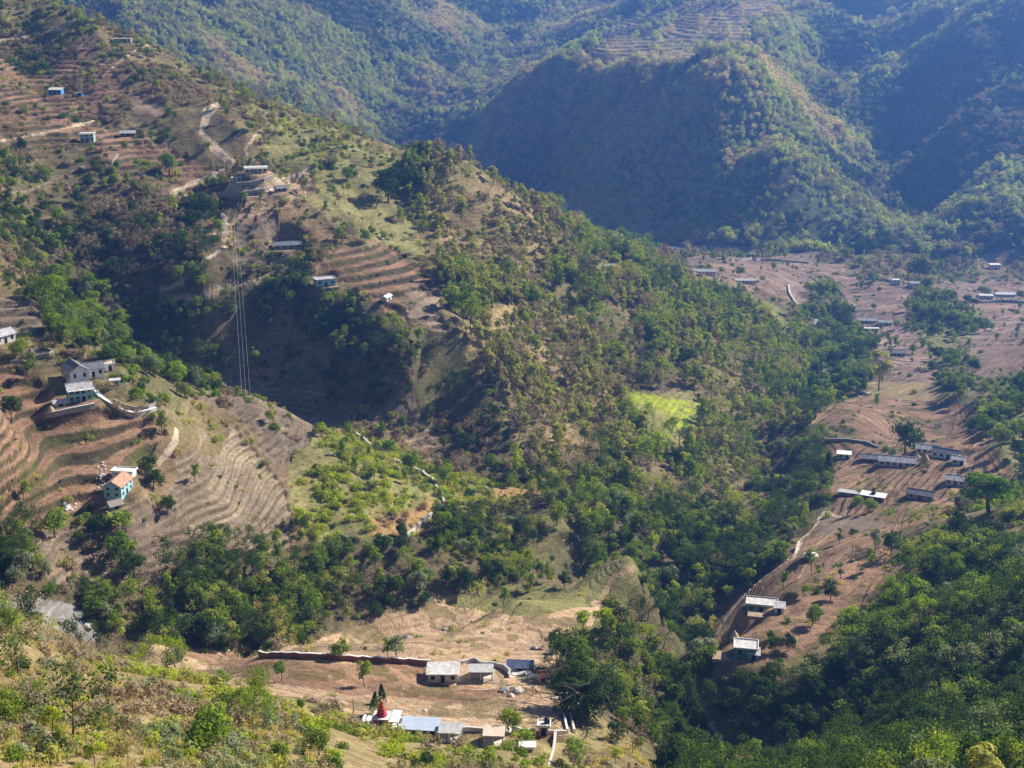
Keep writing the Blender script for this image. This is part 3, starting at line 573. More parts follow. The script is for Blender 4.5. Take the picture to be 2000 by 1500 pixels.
A(house, 232, 962, 7, 'tin_roof_house', 'pale blue gabled house with rusty orange tin roof on the lower terraces', 10, 6.2, 4.4, 82, 'aqua', 'rust', rise=1.8, nwin=3, storeys=2, gwin=2)
A(house, 243, 930, 4, 'terrace_room', 'white flat-roofed room adjoining the rusty tin roof house', 7.5, 4, 2.4, -8, 'white', 'white', 'flat', nwin=2, parapet='white')
A(house, 224, 992, 3, 'thatched_hut', 'small thatched hut below the rusty tin roof house', 4.4, 3.6, 1.8, 40, 'stone', 'thatch', rise=1.1, nwin=1)
A(house, 500, 337, 8, 'veranda_house', 'cream flat-roofed house with pillared veranda on the hill above the hairpin road', 12.5, 7, 3.4, 12, 'cream', 'palegrey', 'flat', nwin=5, veranda='porch', c=TAN)
A(house, 462, 353, 3, 'outhouse', 'small white outhouse left of the veranda house', 5, 3, 2.0, 10, 'white', 'palegrey', 'flat', nwin=2)
A(house, 548, 374, 4, 'stone_hut', 'dark stone hut with grey slate roof below the veranda house', 6, 4.2, 2.4, 30, 'stone', 'slate', rise=1.0, nwin=2)
A(house, 562, 485, 7, 'long_slate_house', 'long low house with grey slate roof above the fan of terraces', 15, 5.5, 2.6, 14, 'stone', 'slate', rise=1.4, nwin=4)
A(house, 110, 184, 5, 'blue_house', 'bright blue two-level house high on the left hillside', 8.5, 5, 3.4, -4, 'blue', 'palegrey', 'shed', rise=.8, nwin=3, storeys=1)
A(house, 156, 188, 3, 'blue_shed', 'small turquoise shed to the right of the bright blue house', 4, 3, 2.3, 0, 'blue', 'bluetin', 'flat', nwin=1)
A(house, 172, 276, 5, 'mint_house', 'mint green two-storey house with dark balcony openings on red terraces', 8, 5.5, 5.4, 8, 'mint', 'palegrey', 'flat', nwin=3, storeys=2, gwin=1, veranda='balcony', frame='dark')
A(house, 250, 266, 4, 'slate_cottage', 'stone cottage with slate roof right of the mint green house', 9, 5, 2.4, 12, 'brick', 'slatel', rise=1.2, nwin=3)
A(house, 634, 556, 6, 'parapet_house', 'aqua flat-roofed house with white parapet at the edge of the terrace fan', 10.5, 7, 3.6, 22, 'aqua', 'slatel', 'flat', nwin=3, parapet='white')
A(house, 755, 586, 3, 'tin_shed', 'narrow shed with shining white tin roof alone on the terrace fan', 6.5, 3.2, 2.2, 70, 'palegrey', 'tin', rise=.7, nwin=1)
A(house, 789, 503, 2, 'watch_hut', 'tiny red brick hut on the uppermost terrace of the fan', 3, 2.6, 2.4, 20, 'brick', 'brick', 'flat', nwin=1)
A(house, 240, 82, 4, 'hilltop_house', 'pale roofless stone building on the crest of the left hill', 12, 5, 2.6, 8, 'palestone', 'palestone', 'flat', nwin=4)
A(house, 866, 1322, 6, 'school_building', 'pale flat-roofed building with green doorway joined to the long field wall', 8.2, 6.2, 2.7, 0, 'palegrey', 'palegrey', 'flat', nwin=3, frame='green')
A(shelter, 939, 1322, 5, 'roofed_shelter', 'open shelter with flat grey concrete roof right of the pale flat-roofed building', 6.6, 4.6, 2.4, 0, 'conc', 'palegrey', back='conc')
A(house, 1016, 1306, 4, 'rubble_store', 'low store covered in blue black sheeting beside the curved wall', 7, 3, 1.3, -3, 'stone', 'tarp', 'shed', rise=.5, nwin=1)
A(house, 1059, 1330, 2, 'gate_shrine', 'small red and white shrine beside the spreading tree', 1.8, 1.6, 2.2, 15, 'pink', 'brick', rise=.9, nwin=1, cat='shrine')
A(house, 822, 1431, 4, 'temple_hall', 'white temple hall with pale blue tin roof right of the red spire', 8.5, 4.4, 2.5, -6, 'white', 'bluetin', 'shed', rise=.4, nwin=4)
A(shelter, 880, 1440, 4, 'grey_roof_shed', 'shed with sloping grey concrete roof between the temple hall and the beige shed', 5.2, 4.4, 2.3, -5, 'conc', 'white', .3, 'white')
A(shelter, 965, 1447, 4, 'beige_roof_shed', 'shed with flat beige roof on pink posts below the orchard strip', 4.8, 4.2, 2.4, -4, 'beige', 'pink', .2, 'pink')
A(house, 1062, 1432, 2, 'water_tank_room', 'narrow white room with black water tank on its roof', 2.4, 2.4, 2.7, -4, 'pink', 'white', 'flat', nwin=1, parapet='white', tank=True)
A(house, 1030, 1461, 2, 'cistern', 'low white covered cistern below the narrow tank room', 3.0, 1.7, .9, 0, 'white', 'white', 'flat', nwin=0, cat='cistern')
A(house, 1487, 1190, 6, 'green_long_house', 'long green-walled house with worn pale roof beside the ravine path', 9.5, 5.5, 2.8, -12, 'green', 'palegrey', 'flat', nwin=3, parapet='conc')
A(house, 1522, 1194, 3, 'lean_to', 'small white lean-to at the right end of the green long house', 3, 3, 2.2, -12, 'white', 'slatel', 'shed', rise=.5, nwin=1)
A(house, 1456, 1276, 5, 'courtyard_house', 'white-roofed house with green trim beside its bare courtyard', 6.4, 5.6, 3.0, -10, 'green', 'palegrey', 'flat', nwin=2, parapet='white')
A(house, 1472, 1284, 3, 'slate_annex', 'grey annex touching the right side of the courtyard house', 3, 3.2, 2.0, -10, 'conc', 'slatel', 'shed', rise=.5, nwin=1)
A(house, 1705, 975, 5, 'roof_box_house', 'flat white roof slab with one dark square box, on the red field', 10, 5, 2.4, -24, 'brick', 'white', 'flat', nwin=3, extra=lambda r_, L, W, H: MB().box(-.8, .8, -.6, 1.0, H+.2, H+1.2).build('roof_box', 'dark', r_))
A(house, 1657, 966, 3, 'low_annex', 'low grey-roofed annex left of the white roof slab house', 8, 3, 1.5, -20, 'stone', 'conc', 'flat', nwin=2)
A(house, 1648, 893, 4, 'white_roof_hut', 'hut with plain white roof left of the long slate row', 6.5, 5, 2.6, -14, 'white', 'white', 'flat', nwin=2)
A(house, 1752, 908, 8, 'slate_row_house', 'long row house with mottled slate roof beside the dark spreading tree', 17, 6, 2.8, -14, 'palegrey', 'slatel', rise=1.7, nwin=6)
A(house, 1700, 900, 5, 'slate_row_annex', 'lower brown slate-roofed wing at the left end of the long row house', 9, 5, 2.2, -12, 'brick', 'slate', rise=1.2, nwin=3)
A(house, 1812, 884, 6, 'upper_row_house', 'grey slate row house behind the green row house', 11, 5, 2.8, -18, 'palegrey', 'slatel', rise=1.4, nwin=4)
A(house, 1847, 893, 7, 'green_row_house', 'green-walled row house with dark slate roof stepping down the slope', 12, 5, 3.0, -30, 'mint', 'slate', rise=1.4, nwin=4)
A(house, 1872, 905, 4, 'mint_end_house', 'small mint house with pale roof at the low end of the green row', 5.5, 4, 2.6, -25, 'mint', 'palegrey', rise=1.0, nwin=2)
A(house, 1866, 945, 4, 'pale_slate_house', 'pale slate-roofed house left of the great domed tree', 8, 5, 2.8, -20, 'palegrey', 'slatel', rise=1.3, nwin=3)
A(house, 1798, 972, 5, 'ruined_house', 'dark slate house with a white patch on its roof beside the upper trees', 11, 5, 2.4, -26, 'stone', 'slate', rise=1.3, nwin=3)
A(house, 1692, 630, 5, 'pale_row_house', 'left half of the pale row on the far pink field, with slate roof', 16, 6, 2.8, -6, 'palegrey', 'slatel', rise=1.6, nwin=5)
A(house, 1728, 634, 5, 'white_row_house', 'right half of the pale row on the far pink field, with whiter walls', 11, 6, 2.8, -8, 'white', 'slatel', rise=1.6, nwin=4)
A(house, 1702, 645, 4, 'field_shed', 'low pale shed in front of the far pale row', 11, 4, 2, -4, 'conc', 'palegrey', 'flat', nwin=3)
A(house, 1754, 694, 5, 'grey_cottage', 'grey slate cottage alone between the far pink fields', 9, 6, 2.8, -4, 'stone', 'slate', rise=1.6, nwin=3)
A(house, 1749, 556, 4, 'white_tower_house', 'narrow white two-storey house at the head of the far pink field', 6.5, 6, 5.6, 0, 'white', 'palegrey', 'flat', nwin=2, storeys=2)
A(house, 1785, 557, 4, 'brown_cottage', 'low pinkish cottage right of the narrow white two-storey house', 9, 6, 2.6, 0, 'pink', 'slatel', rise=1.4, nwin=3)
A(house, 1374, 535, 5, 'riverside_school', 'long white building with grey roof near the river bend', 20, 7, 3.2, -6, 'white', 'slatel', rise=1.4, nwin=7)
A(house, 1455, 552, 5, 'white_long_house', 'low white long house between trees right of the long white riverside building', 18, 6, 2.8, -3, 'white', 'palegrey', rise=1.0, nwin=6)
A(house, 1187, 527, 5, 'ridge_house', 'white-roofed house half hidden on the end of the wooded spur', 11, 7, 3, -12, 'pink', 'tin', rise=1.2, nwin=3)
A(house, 1207, 532, 4, 'ridge_annex', 'cream annex right of the white-roofed house on the spur end', 8, 5, 2.6, -12, 'cream', 'white', rise=1.0, nwin=2)
A(house, 1942, 524, 5, 'far_bank_house', 'white house on the far right bank below the wooded mountain', 11, 8, 5, 0, 'white', 'white', 'flat', nwin=3, storeys=2)
A(house, 1925, 583, 5, 'hamlet_house', 'white house at the left end of the far right hamlet', 12, 7, 3.6, -6, 'white', 'palegrey', 'flat', nwin=4)
A(house, 1962, 580, 5, 'hamlet_hall', 'long pale hall in the middle of the far right hamlet', 18, 7, 3.6, -4, 'palegrey', 'white', rise=1.2, nwin=5)
A(house, 1992, 578, 4, 'hamlet_store', 'small slate-roofed house at the right end of the far right hamlet', 9, 6, 3, 0, 'white', 'slatel', rise=1.2, nwin=3)
TEMPLE = None
SPOTS = []
for f, (px, py), r_, a_, k_, c_ in BUILD: SPOTS.append(spot(px, py, r_, c_))
T0 = spot(748, 1416, 6); HUTR = spot(1583, 1092, 3)
# ------------------------------------------------------------------ ground sheet
build_protos()
M_water = simple('river_water', (.09, .14, .18), .25, .05, .2, .5)
Zr = gz(0*1.0+50, 1500.0)
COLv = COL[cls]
n1 = fbm(GX, GY, 35, 4, 41); n2 = fbm(GX, GY, 9, 3, 43); n3 = fbm(GX, GY, 120, 2, 44)
tint = np.clip(.5+n1*1.6, 0, 1)[..., None]; nat = np.isin(cls, [SCRUB, GRASS, FLOOR, DRY])[..., None]
lm_ = (cls == LIME)[..., None]; kk = np.clip(.82+fbm(GX, GY*2, 18, 3, 91)*2.2, .1, 1)[..., None]; COLv = np.where(lm_, COLv*kk+(1-kk)*COL[GRASS], COLv)
COLv = np.where(nat, COLv*(1-.45*tint)+.45*tint*np.array((.17, .17, .06)), COLv*(.88+.3*tint))
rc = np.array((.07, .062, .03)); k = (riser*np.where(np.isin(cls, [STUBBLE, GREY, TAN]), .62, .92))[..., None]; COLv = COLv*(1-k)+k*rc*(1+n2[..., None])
tuft = ((n2 > .2) & np.isin(cls, [BROWN, TAN, PINK]))[..., None]; COLv = np.where(tuft, COLv*.55+np.array((.02, .03, .0)), COLv)
slope_ = np.abs(np.gradient(Z, axis=1)/np.gradient(GX, axis=1)); bare = (np.clip((slope_-.9)*2, 0, 1)*(cls == SCRUB))[..., None]*.6; COLv = COLv*(1-bare)+bare*np.array((.26, .2, .15))
idx = np.arange(NR*NC).reshape(NR, NC); F = np.stack([idx[:-1, :-1], idx[:-1, 1:], idx[1:, 1:], idx[1:, :-1]], -1).reshape(-1, 4)
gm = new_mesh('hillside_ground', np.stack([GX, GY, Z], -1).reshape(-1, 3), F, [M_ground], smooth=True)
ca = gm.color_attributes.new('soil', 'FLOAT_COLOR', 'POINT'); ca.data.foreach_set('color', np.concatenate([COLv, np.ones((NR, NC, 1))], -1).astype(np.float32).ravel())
go = bpy.data.objects.new('terrain', gm); C.collection.objects.link(go); go['kind'] = 'structure'
del F
# ------------------------------------------------------------------ vegetation
area = np.gradient(GX, axis=1)*np.gradient(GY, axis=0)
infr = (np.abs(GX/GY) < .5)
clear = np.clip(.5+fbm(GX, GY, 28, 3, 61)*2.6, 0.05, 1)          # patchiness
wood = np.clip(.6+fbm(GX, GY, 60, 3, 62)*1.6, .25, 1)
# zone: {species: density per 100 m2}
Z_TREE = {
 'scrub': {'round_mid': .07, 'oval_mid': .09, 'bare': .14, 'oval_dry': .1, 'slim_brown': .1},
 'far': {'far': 1.9, 'far_bare': .5}, 'farfield': {'oval_mid': .05, 'round_mid': .03}, 'farterr': {'far': .12}, 'upslope': {'open_mid': .12, 'oval_mid': .15, 'bare': .1, 'round_dark': .08}, 'lowfront': {},
 'spur': {'slim_dry': 1.1, 'slim_mid': .8, 'slim_lime': .75, 'oval_mid': .35, 'round_mid': .14, 'round_dark': .2, 'bare': .5, 'oval_dry': .4, 'open_dry': .2, 'open_mid': .4, 'open_dark': .2, 'oval_lime': .2, 'slim_brown': .35},
 'spurdry': {'slim_dry': 2.2, 'slim_brown': 1.0, 'slim_mid': .3, 'bare': .4, 'oval_dry': .5},
 'gully': {'round_dark': 1.1, 'round_mid': .7, 'open_dark': .8, 'open_mid': .5, 'oval_mid': .6, 'oval_lime': .12, 'round_grey': .35},
 'ravine': {'round_dark': .9, 'round_mid': .4, 'open_dark': .8, 'open_mid': .45, 'open_dry': .3, 'oval_dry': .2, 'oval_mid': .5, 'oval_lime': .25, 'round_grey': .35, 'bare': .15, 'slim_mid': .3},
 'slope': {'round_dark': .9, 'round_mid': .28, 'open_dark': 1.1, 'open_mid': .35, 'open_grey': .35, 'round_grey': .25, 'oval_mid': .25, 'oval_lime': .08, 'bare': .08},
 'meadow': {'oval_lime': .1, 'oval_mid': .12, 'round_mid': .05, 'bare': .05}, 'upmeadow': {'oval_mid': .06, 'bare': .1, 'slim_dry': .15, 'round_mid': .04}, 'shade': {'round_dark': 1.5, 'open_dark': 1.2, 'round_mid': .12}, 'front': {'open_mid': .02, 'open_dark': .03, 'open_dry': .02, 'bare': .2, 'oval_mid': .08},
 'dark': {'round_dark': .4, 'round_mid': .25, 'open_dark': .3, 'oval_mid': .25, 'oval_lime': .07, 'bare': .3, 'slim_brown': .3}, 'hill': {'oval_mid': .06, 'round_mid': .03, 'bare': .16},
 'strip': {'round_mid': .9, 'round_dark': .6, 'oval_mid': .6}, 'lowscrub': {'oval_mid': .06, 'bare': .05, 'round_mid': .03}, 'field': {}, 'mid': {'oval_mid': .5, 'round_mid': .3, 'oval_lime': .15, 'bare': .15}}
Z_BUSH = {
 'scrub': {'bush_mid': .7, 'bush_dry': 1.0, 'bush_dark': .7, 'bush_brown': 1.7}, 'farfield': {'bush_mid': .06, 'bush_dark': .04}, 'far': {},
 'spur': {'bush_mid': 1.4, 'bush_dry': 1.5, 'bush_lime': .7, 'bush_dark': .9, 'bush_brown': .7}, 'spurdry': {'bush_dry': 1.4, 'bush_brown': 1.2, 'bush_mid': .6},
 'gully': {'bush_dark': 2, 'bush_mid': 2}, 'ravine': {'bush_dark': 2, 'bush_mid': 2.5, 'bush_lime': .6, 'bush_brown': .5}, 'upmeadow': {'bush_dry': 1.6, 'bush_brown': 1.3, 'bush_mid': .5, 'bush_lime': .3, 'bush_dark': .4}, 'slope': {'bush_dark': 3.2, 'bush_mid': 1.6, 'bush_lime': .6, 'bush_grey': 1.5},
 'meadow': {'bush_lime': 1.5, 'bush_mid': 1.4, 'bush_dry': 1.3, 'bush_dark': .3}, 'front': {'bush_dry': 1.4, 'bush_brown': 4.6, 'bush_grey': 1.6, 'bush_mid': .5, 'bush_lime': .18, 'bush_dark': .3}, 'shade': {'bush_dark': 3},
 'dark': {'bush_dark': 1.6, 'bush_mid': .5, 'bush_brown': 3.4, 'bush_lime': .15}, 'hill': {'bush_mid': .7, 'bush_brown': 3.4, 'bush_dry': .8, 'bush_dark': 1.5}, 'upslope': {'bush_mid': 1.6, 'bush_dark': 1.2, 'bush_dry': 1.2, 'bush_brown': 1.0, 'bush_grey': .8, 'bush_lime': .3},
 'strip': {'bush_mid': 3, 'bush_dark': 1}, 'lowfront': {'bush_lime': .9, 'bush_mid': 1.6, 'bush_dry': 1.5, 'bush_brown': 1.2}, 'lowscrub': {'bush_mid': .5, 'bush_brown': .5, 'bush_dry': .3}, 'field': {'bush_mid': .035, 'bush_dark': .035}, 'mid': {'bush_mid': 1, 'bush_dry': .6}}
inv = {v: k for k, v in V.items()}
_stand = {}
def stand(sp_, s):
    if (sp_, s) not in _stand: _stand[sp_, s] = zoom_grid(np.clip(.5+fbm(GX[::6, ::6], GY[::6, ::6], s, 2, 200+sum(map(ord, sp_)))*2.4, .4 if s == 90 else .08, 1.3), NR, NC).astype(np.float32)
    return _stand[sp_, s]
def sprinkle(table, patch, seed, ymax=4000, scale=1.0):
    g = np.random.default_rng(seed); out = []
    for vi, zn in inv.items():
        tb = table.get(zn, {})
        if not tb: continue
        m = (veg == vi) & infr & (GY < ymax)
        w_ = np.where(m, area*patch, 0).ravel(); tot = w_.sum()
        if tot <= 0: continue
        cs = np.cumsum(w_)
        for sp_, dn in tb.items():
            if ymax > 700:          # every kind keeps to its own stands
                st_ = stand(sp_, 90 if zn == 'far' else 38); w_ = np.where(m, area*patch*st_, 0).ravel(); tot = w_.sum()*1.0; cs = np.cumsum(w_); tot_ = tot*1.75
            else: tot_ = tot
            n = g.poisson(dn*tot_/100*scale); k = np.minimum(np.searchsorted(cs, g.random(n)*tot), w_.size-1); r, c = k//NC, k % NC
            y = np.clip(Yr[r]*(1+(g.random(n)-.5)*.002), Yr[0], Yr[-1]); x_ = y*(U[c]+(g.random(n)-.5)*(U[1]-U[0]))
            out.append((sp_, zn, x_, y))
    return out
keys = sorted(PROTO)
def variants(sp_): return [k for k in keys if k == sp_ or (k.startswith(sp_+'_') and k[len(sp_)+1:].isdigit())]
PLACED = []                                      # hand-placed spots keep their neighbours off
def stuff(name, label, lst, smin, smax, seed, cat=None):
    """one object whose points carry instances of the prototypes"""
    g = np.random.default_rng(seed); used = sorted({k for sp_, *_ in lst for k in variants(sp_)})
    col = bpy.data.collections.new(name+'_kinds')
    for i, k in enumerate(used): col.objects.link(bpy.data.objects.new(f'{i:03d}', PROTO[k]['joined']))
    X, Y, I, S = [], [], [], []
    for sp_, zn, x_, y in lst:
        vs = [used.index(k) for k in variants(sp_)]; X.append(x_); Y.append(y); I.append(np.array(vs)[g.integers(0, len(vs), len(x_)) if sp_ != 'far' else np.clip(((.5+fbm(x_, y, 130, 3, 301)*1.3)*len(vs)+g.normal(size=len(x_))*.8).astype(int), 0, len(vs)-1)]); S.append(smin+(smax-smin)*g.random(len(x_))**1.5)
    X = np.concatenate(X); Y = np.concatenate(Y); I = np.concatenate(I); S = np.concatenate(S); n = len(X); Zp = samp(Z, X, Y)-.05
    if name == 'far_woodland': S = S*(.75+.5*samp(wood, X, Y))
    if name == 'hillside_trees': S = S*np.concatenate([np.full(len(x_), 1.35 if zn.startswith('spur') else 1.0) for sp_, zn, x_, y in lst])
    me = bpy.data.meshes.new(name); me.vertices.add(n); me.vertices.foreach_set('co', np.c_[X, Y, Zp].astype(np.float32).ravel())
    a = me.attributes.new('idx', 'INT', 'POINT'); a.data.foreach_set('value', I.astype(np.int32))
    sc = np.c_[S*(.85+.3*g.random(n)), S*(.85+.3*g.random(n)), S*(.8+.4*g.random(n))].astype(np.float32); a = me.attributes.new('scl', 'FLOAT_VECTOR', 'POINT'); a.data.foreach_set('vector', sc.ravel())
    ro = np.c_[g.normal(size=n)*.06, g.normal(size=n)*.06, g.random(n)*6.283].astype(np.float32); a = me.attributes.new('rot', 'FLOAT_VECTOR', 'POINT'); a.data.foreach_set('vector', ro.ravel())
    o = bpy.data.objects.new(name, me); C.collection.objects.link(o); o['kind'] = 'stuff'; o['label'] = label; o['category'] = cat or name.replace('_', ' ')
    ng = bpy.data.node_groups.new(name+'_nodes', 'GeometryNodeTree'); ng.interface.new_socket('Geometry', in_out='INPUT', socket_type='NodeSocketGeometry'); ng.interface.new_socket('Geometry', in_out='OUTPUT', socket_type='NodeSocketGeometry')
    gi = ng.nodes.new('NodeGroupInput'); gO = ng.nodes.new('NodeGroupOutput'); ci = ng.nodes.new('GeometryNodeCollectionInfo'); ci.inputs[0].default_value = col; ci.inputs[1].default_value = True; ci.inputs[2].default_value = True
    ip = ng.nodes.new('GeometryNodeInstanceOnPoints'); L = ng.links.new; m2p = ng.nodes.new('GeometryNodeMeshToPoints')
    def na(nm, dt): q_ = ng.nodes.new('GeometryNodeInputNamedAttribute'); q_.data_type = dt; q_.inputs[0].default_value = nm; return q_.outputs[0]
    L(gi.outputs[0], m2p.inputs[0]); L(m2p.outputs[0], ip.inputs['Points']); L(ci.outputs[0], ip.inputs['Instance']); ip.inputs['Pick Instance'].default_value = True
    L(na('idx', 'INT'), ip.inputs['Instance Index']); L(na('rot', 'FLOAT_VECTOR'), ip.inputs['Rotation']); L(na('scl', 'FLOAT_VECTOR'), ip.inputs['Scale']); L(ip.outputs[0], gO.inputs[0])
    md = o.modifiers.new('plants', 'NODES'); md.node_group = ng
    print('stuff', name, n); return o
for (f, q, r_, a_, k_, c_), p in zip(BUILD, SPOTS): f(p, *a_, **k_)
# temple with red spire
t = empty('temple', T0, R(-6), 'white temple with a tall red spire on its terrace beside two dark cypresses', 'temple')
MB().box(-4.2, 4.2, -3, 3, -1.5, .35).box(-4.0, 4.0, -2.8, 2.8, .35, .6).build('plinth', 'white', t)
MB().box(-1.9, 1.4, -1.6, 1.6, .6, 2.3).build('sanctum', 'red', t)
MB().box(-2.2, 1.7, -1.9, 1.9, 2.303, 2.5).build('eaves', 'white', t)
sp_ = MB().lathe([(1.3, 2.5), (1.3, 2.75), (1.12, 2.8), (1.12, 3.15), (1.2, 3.2), (1.02, 3.3), (.98, 3.7), (1.04, 3.75), (.86, 3.85), (.78, 4.35), (.84, 4.4), (.64, 4.5), (.54, 5.05), (.58, 5.1), (.4, 5.2), (.3, 5.8), (.22, 6.1)], 8, -.2, 0).build('spire', 'red', t)
MB().lathe([(.34, 6.1), (.38, 6.25), (.2, 6.4), (.1, 6.7), (.02, 7.2)], 10, -.2, 0).build('finial', 'pink', sp_)
opening(t, 'door', 'f', 3.3, 3.2, -.2, .62, .8, 1.4, 'white')
b = MB(); b.box(1.9, 4.1, -2.7, 2.7, 2.3, 2.5).build('porch_roof', 'white', t)
for x in (2.1, 3.9):
    for y in (-2.5, 0, 2.5): MB().box(x-.12, x+.12, y-.12, y+.12, .6, 2.297).build('column', 'pink', t)
v = MB(); v.add([(-5.4, -3.2, -1.4), (-4.3, -3.2, -1.4), (-4.3, 3.2, -1.4), (-5.4, 3.2, -1.4), (-4.9, -3.2, .9), (-4.4, -3.2, .9), (-4.4, 3.2, .9), (-4.9, 3.2, .9)], [(0, 3, 2, 1), (4, 5, 6, 7), (0, 1, 5, 4), (1, 2, 6, 5), (2, 3, 7, 6), (3, 0, 4, 7)]); v.build('side_wall', 'white', t)
h = empty('round_hut', HUTR, 0, 'small round hut with white conical roof on the ravine edge path', 'hut')
MB().lathe([(1.9, -1), (1.9, 1.7)], 14).build('wall', 'stone', h); MB().lathe([(2.6, 1.6), (1.3, 2.4), (.1, 2.9)], 14).build('roof', 'white', h); opening(h, 'door', 'f', 3.8, 3.84, 0, .05, .8, 1.4)
# walls
WL = wall_line
WL('field_wall', 'long white-capped wall curving across the plateau above the ploughed field', '506 1284 560 1284 630 1287 700 1292 765 1295 840 1300', 1.5, .35, 'brick', True)
WL('yard_wall', 'curved grey wall round the back of the roofed shelter', '895 1298 930 1297 965 1302 985 1308 996 1318 994 1324', 1.2, .4, 'palegrey', True, capm='conc')
WL('courtyard_paving', 'pale paved lane from the shelter towards the little shrine', '1000 1316 1030 1317 1052 1325', .25, 2.0, 'palegrey', cat='paving', base=.8)
WL('temple_wall', 'white pillared wall behind the temple hall', '782 1412 810 1413 850 1418 876 1424', 1.3, .3, 'white', True)
WL('garden_wall', 'low pale wall between the beige shed and the tank room', '903 1428 945 1429 990 1431 1045 1432', .9, .3, 'palegrey', True)
WL('lane_wall', 'left white wall of the lane under the spreading tree', '1101 1396 1104 1412 1108 1432', 1.1, .45, 'white')
WL('lane_wall', 'right white wall of the lane under the spreading tree', '1113 1396 1117 1412 1122 1432', 1.1, .45, 'white')
WL('boundary_wall', 'white wall running from the tank room to the lane', '1066 1432 1085 1433 1106 1433', .9, .35, 'white')
WL('kerb_wall', 'narrow white kerb running down the grassy slope from the lane corner', '1085 1435 1083 1455 1078 1475 1070 1499', .6, .5, 'palestone')
WL('stair_wall', 'white stepped walkway running down from the teal house to the terraces', '178 758 195 775 215 790 245 806 262 812 282 806 304 800', .8, 1.2, 'palestone', True)
WL('retaining_wall', 'stone retaining wall in front of the teal house', '90 815 120 808 150 802 185 795', 1.4, .8, 'stone', True, capm='palestone')
WL('round_pen_wall', 'curved stone wall round the pen at the end of the stepped walkway', '222 782 240 795 262 802 290 798 303 790 303 778', 1.2, .5, 'stone')
WL('stone_wall', 'winding pale stone wall down the green spur to its bend', '692 846 720 868 755 893 800 915 825 925 845 942 862 962 868 985 866 998', 1.3, .9, 'palestone')
WL('stone_wall', 'lower arm of the winding stone wall returning towards the ravine', '866 1000 850 1003 832 1015 812 1035 785 1056', 1.3, .9, 'palestone')
WL('terrace_wall', 'grey stone terrace wall beneath the veranda house', '462 362 490 360 515 354 532 345', 1.3, .8, 'stone', True, capm='palestone')
WL('road_wall', 'long stone retaining wall above the hairpin road', '425 386 455 380 490 377 525 371', 1.3, .8, 'stone', base=.5)
WL('yard_wall', 'low wall curving behind the veranda house', '485 318 500 312 520 320 535 330', 1.2, .5, 'palestone')
WL('field_boundary', 'stone boundary wall of the far riverside field', '1400 508 1450 509 1520 510 1580 515', 1.8, 1.2, 'stone')
WL('far_lane_wall', 'curved pale stone wall beside the far lane', '1540 560 1542 575 1552 592 1558 600', 2.2, 1.6, 'palestone')
WL('hamlet_wall', 'long grey wall below the far right hamlet', '1890 583 1920 592 1960 590 2000 592', 2, 1.2, 'stone')
WL('upper_field_wall', 'dark stone wall along the top of the far pink field', '1690 546 1720 548 1750 553', 2, 1.2, 'stone')
WL('row_field_wall', 'dark stone wall above the green patch by the white roof hut', '1610 861 1650 860 1690 866 1715 875', 1.2, .9, 'stone')
WL('path_wall', 'pale wall beside the ravine edge path', '1560 1065 1552 1085 1520 1105 1490 1120', .7, .7, 'palestone')
WL('ruin_wall', 'roofless stone enclosure above the big slate house', '60 690 82 682 104 690 96 698 70 700', 1.4, .5, 'stone')
WL('ruin_wall', 'broken stone enclosure left of the roofless one', '20 710 45 706 60 714 40 722', 1.0, .5, 'stone')
# utility poles and wires
def pole(px, py, H, label, dz=0, arm=True):
    p = cast(Z, px, py); o = MB().tube((0, 0, -.5), (0, 0, H), .17, .12).build('utility_pole', 'pole'); o.location = p; tag(o, label, 'pole', 'utility poles')
    if arm: MB().box(-1.1, 1.1, -.06, .06, H-.6, H-.45).build('crossarm', 'pole', o)
    return p+np.array((0, 0, H-.45))
a0 = pole(458, 447, 8, 'utility pole at the top of the long wires on the hillside'); a1 = pole(484, 826, 9, 'utility pole in the valley where the long wires end')
pole(691, 1402, 5, 'lone wooden pole on the plateau left of the temple', arm=False); pole(1031, 1329, 6, 'thin pole standing in front of the blue black store', arm=False)
pole(1663, 1098, 7, 'thin pole standing in the red field below the round hut', arm=False); pole(1716, 955, 7, 'thin pole above the white roof slab house', arm=False); pole(1584, 1125, 6, 'thin pole beside the small round hut', arm=False)
for k, nm in ((-1, 'leftmost'), (0, 'middle'), (1, 'rightmost')):
    b = MB(); q = [a0+(a1-a0)*s_+np.array((k*1.6, 0, -16*4*s_*(1-s_)*.25)) for s_ in np.linspace(0, 1, 15)]
    for u_, w_ in zip(q[:-1], q[1:]): b.tube(u_-q[0], w_-q[0], .03, .03, 5)
    o = b.build('power_line', 'wire'); o.location = q[0]; tag(o, f'{nm} of the three long wires sagging across the shaded gully', 'wire', 'long wires across the gully')
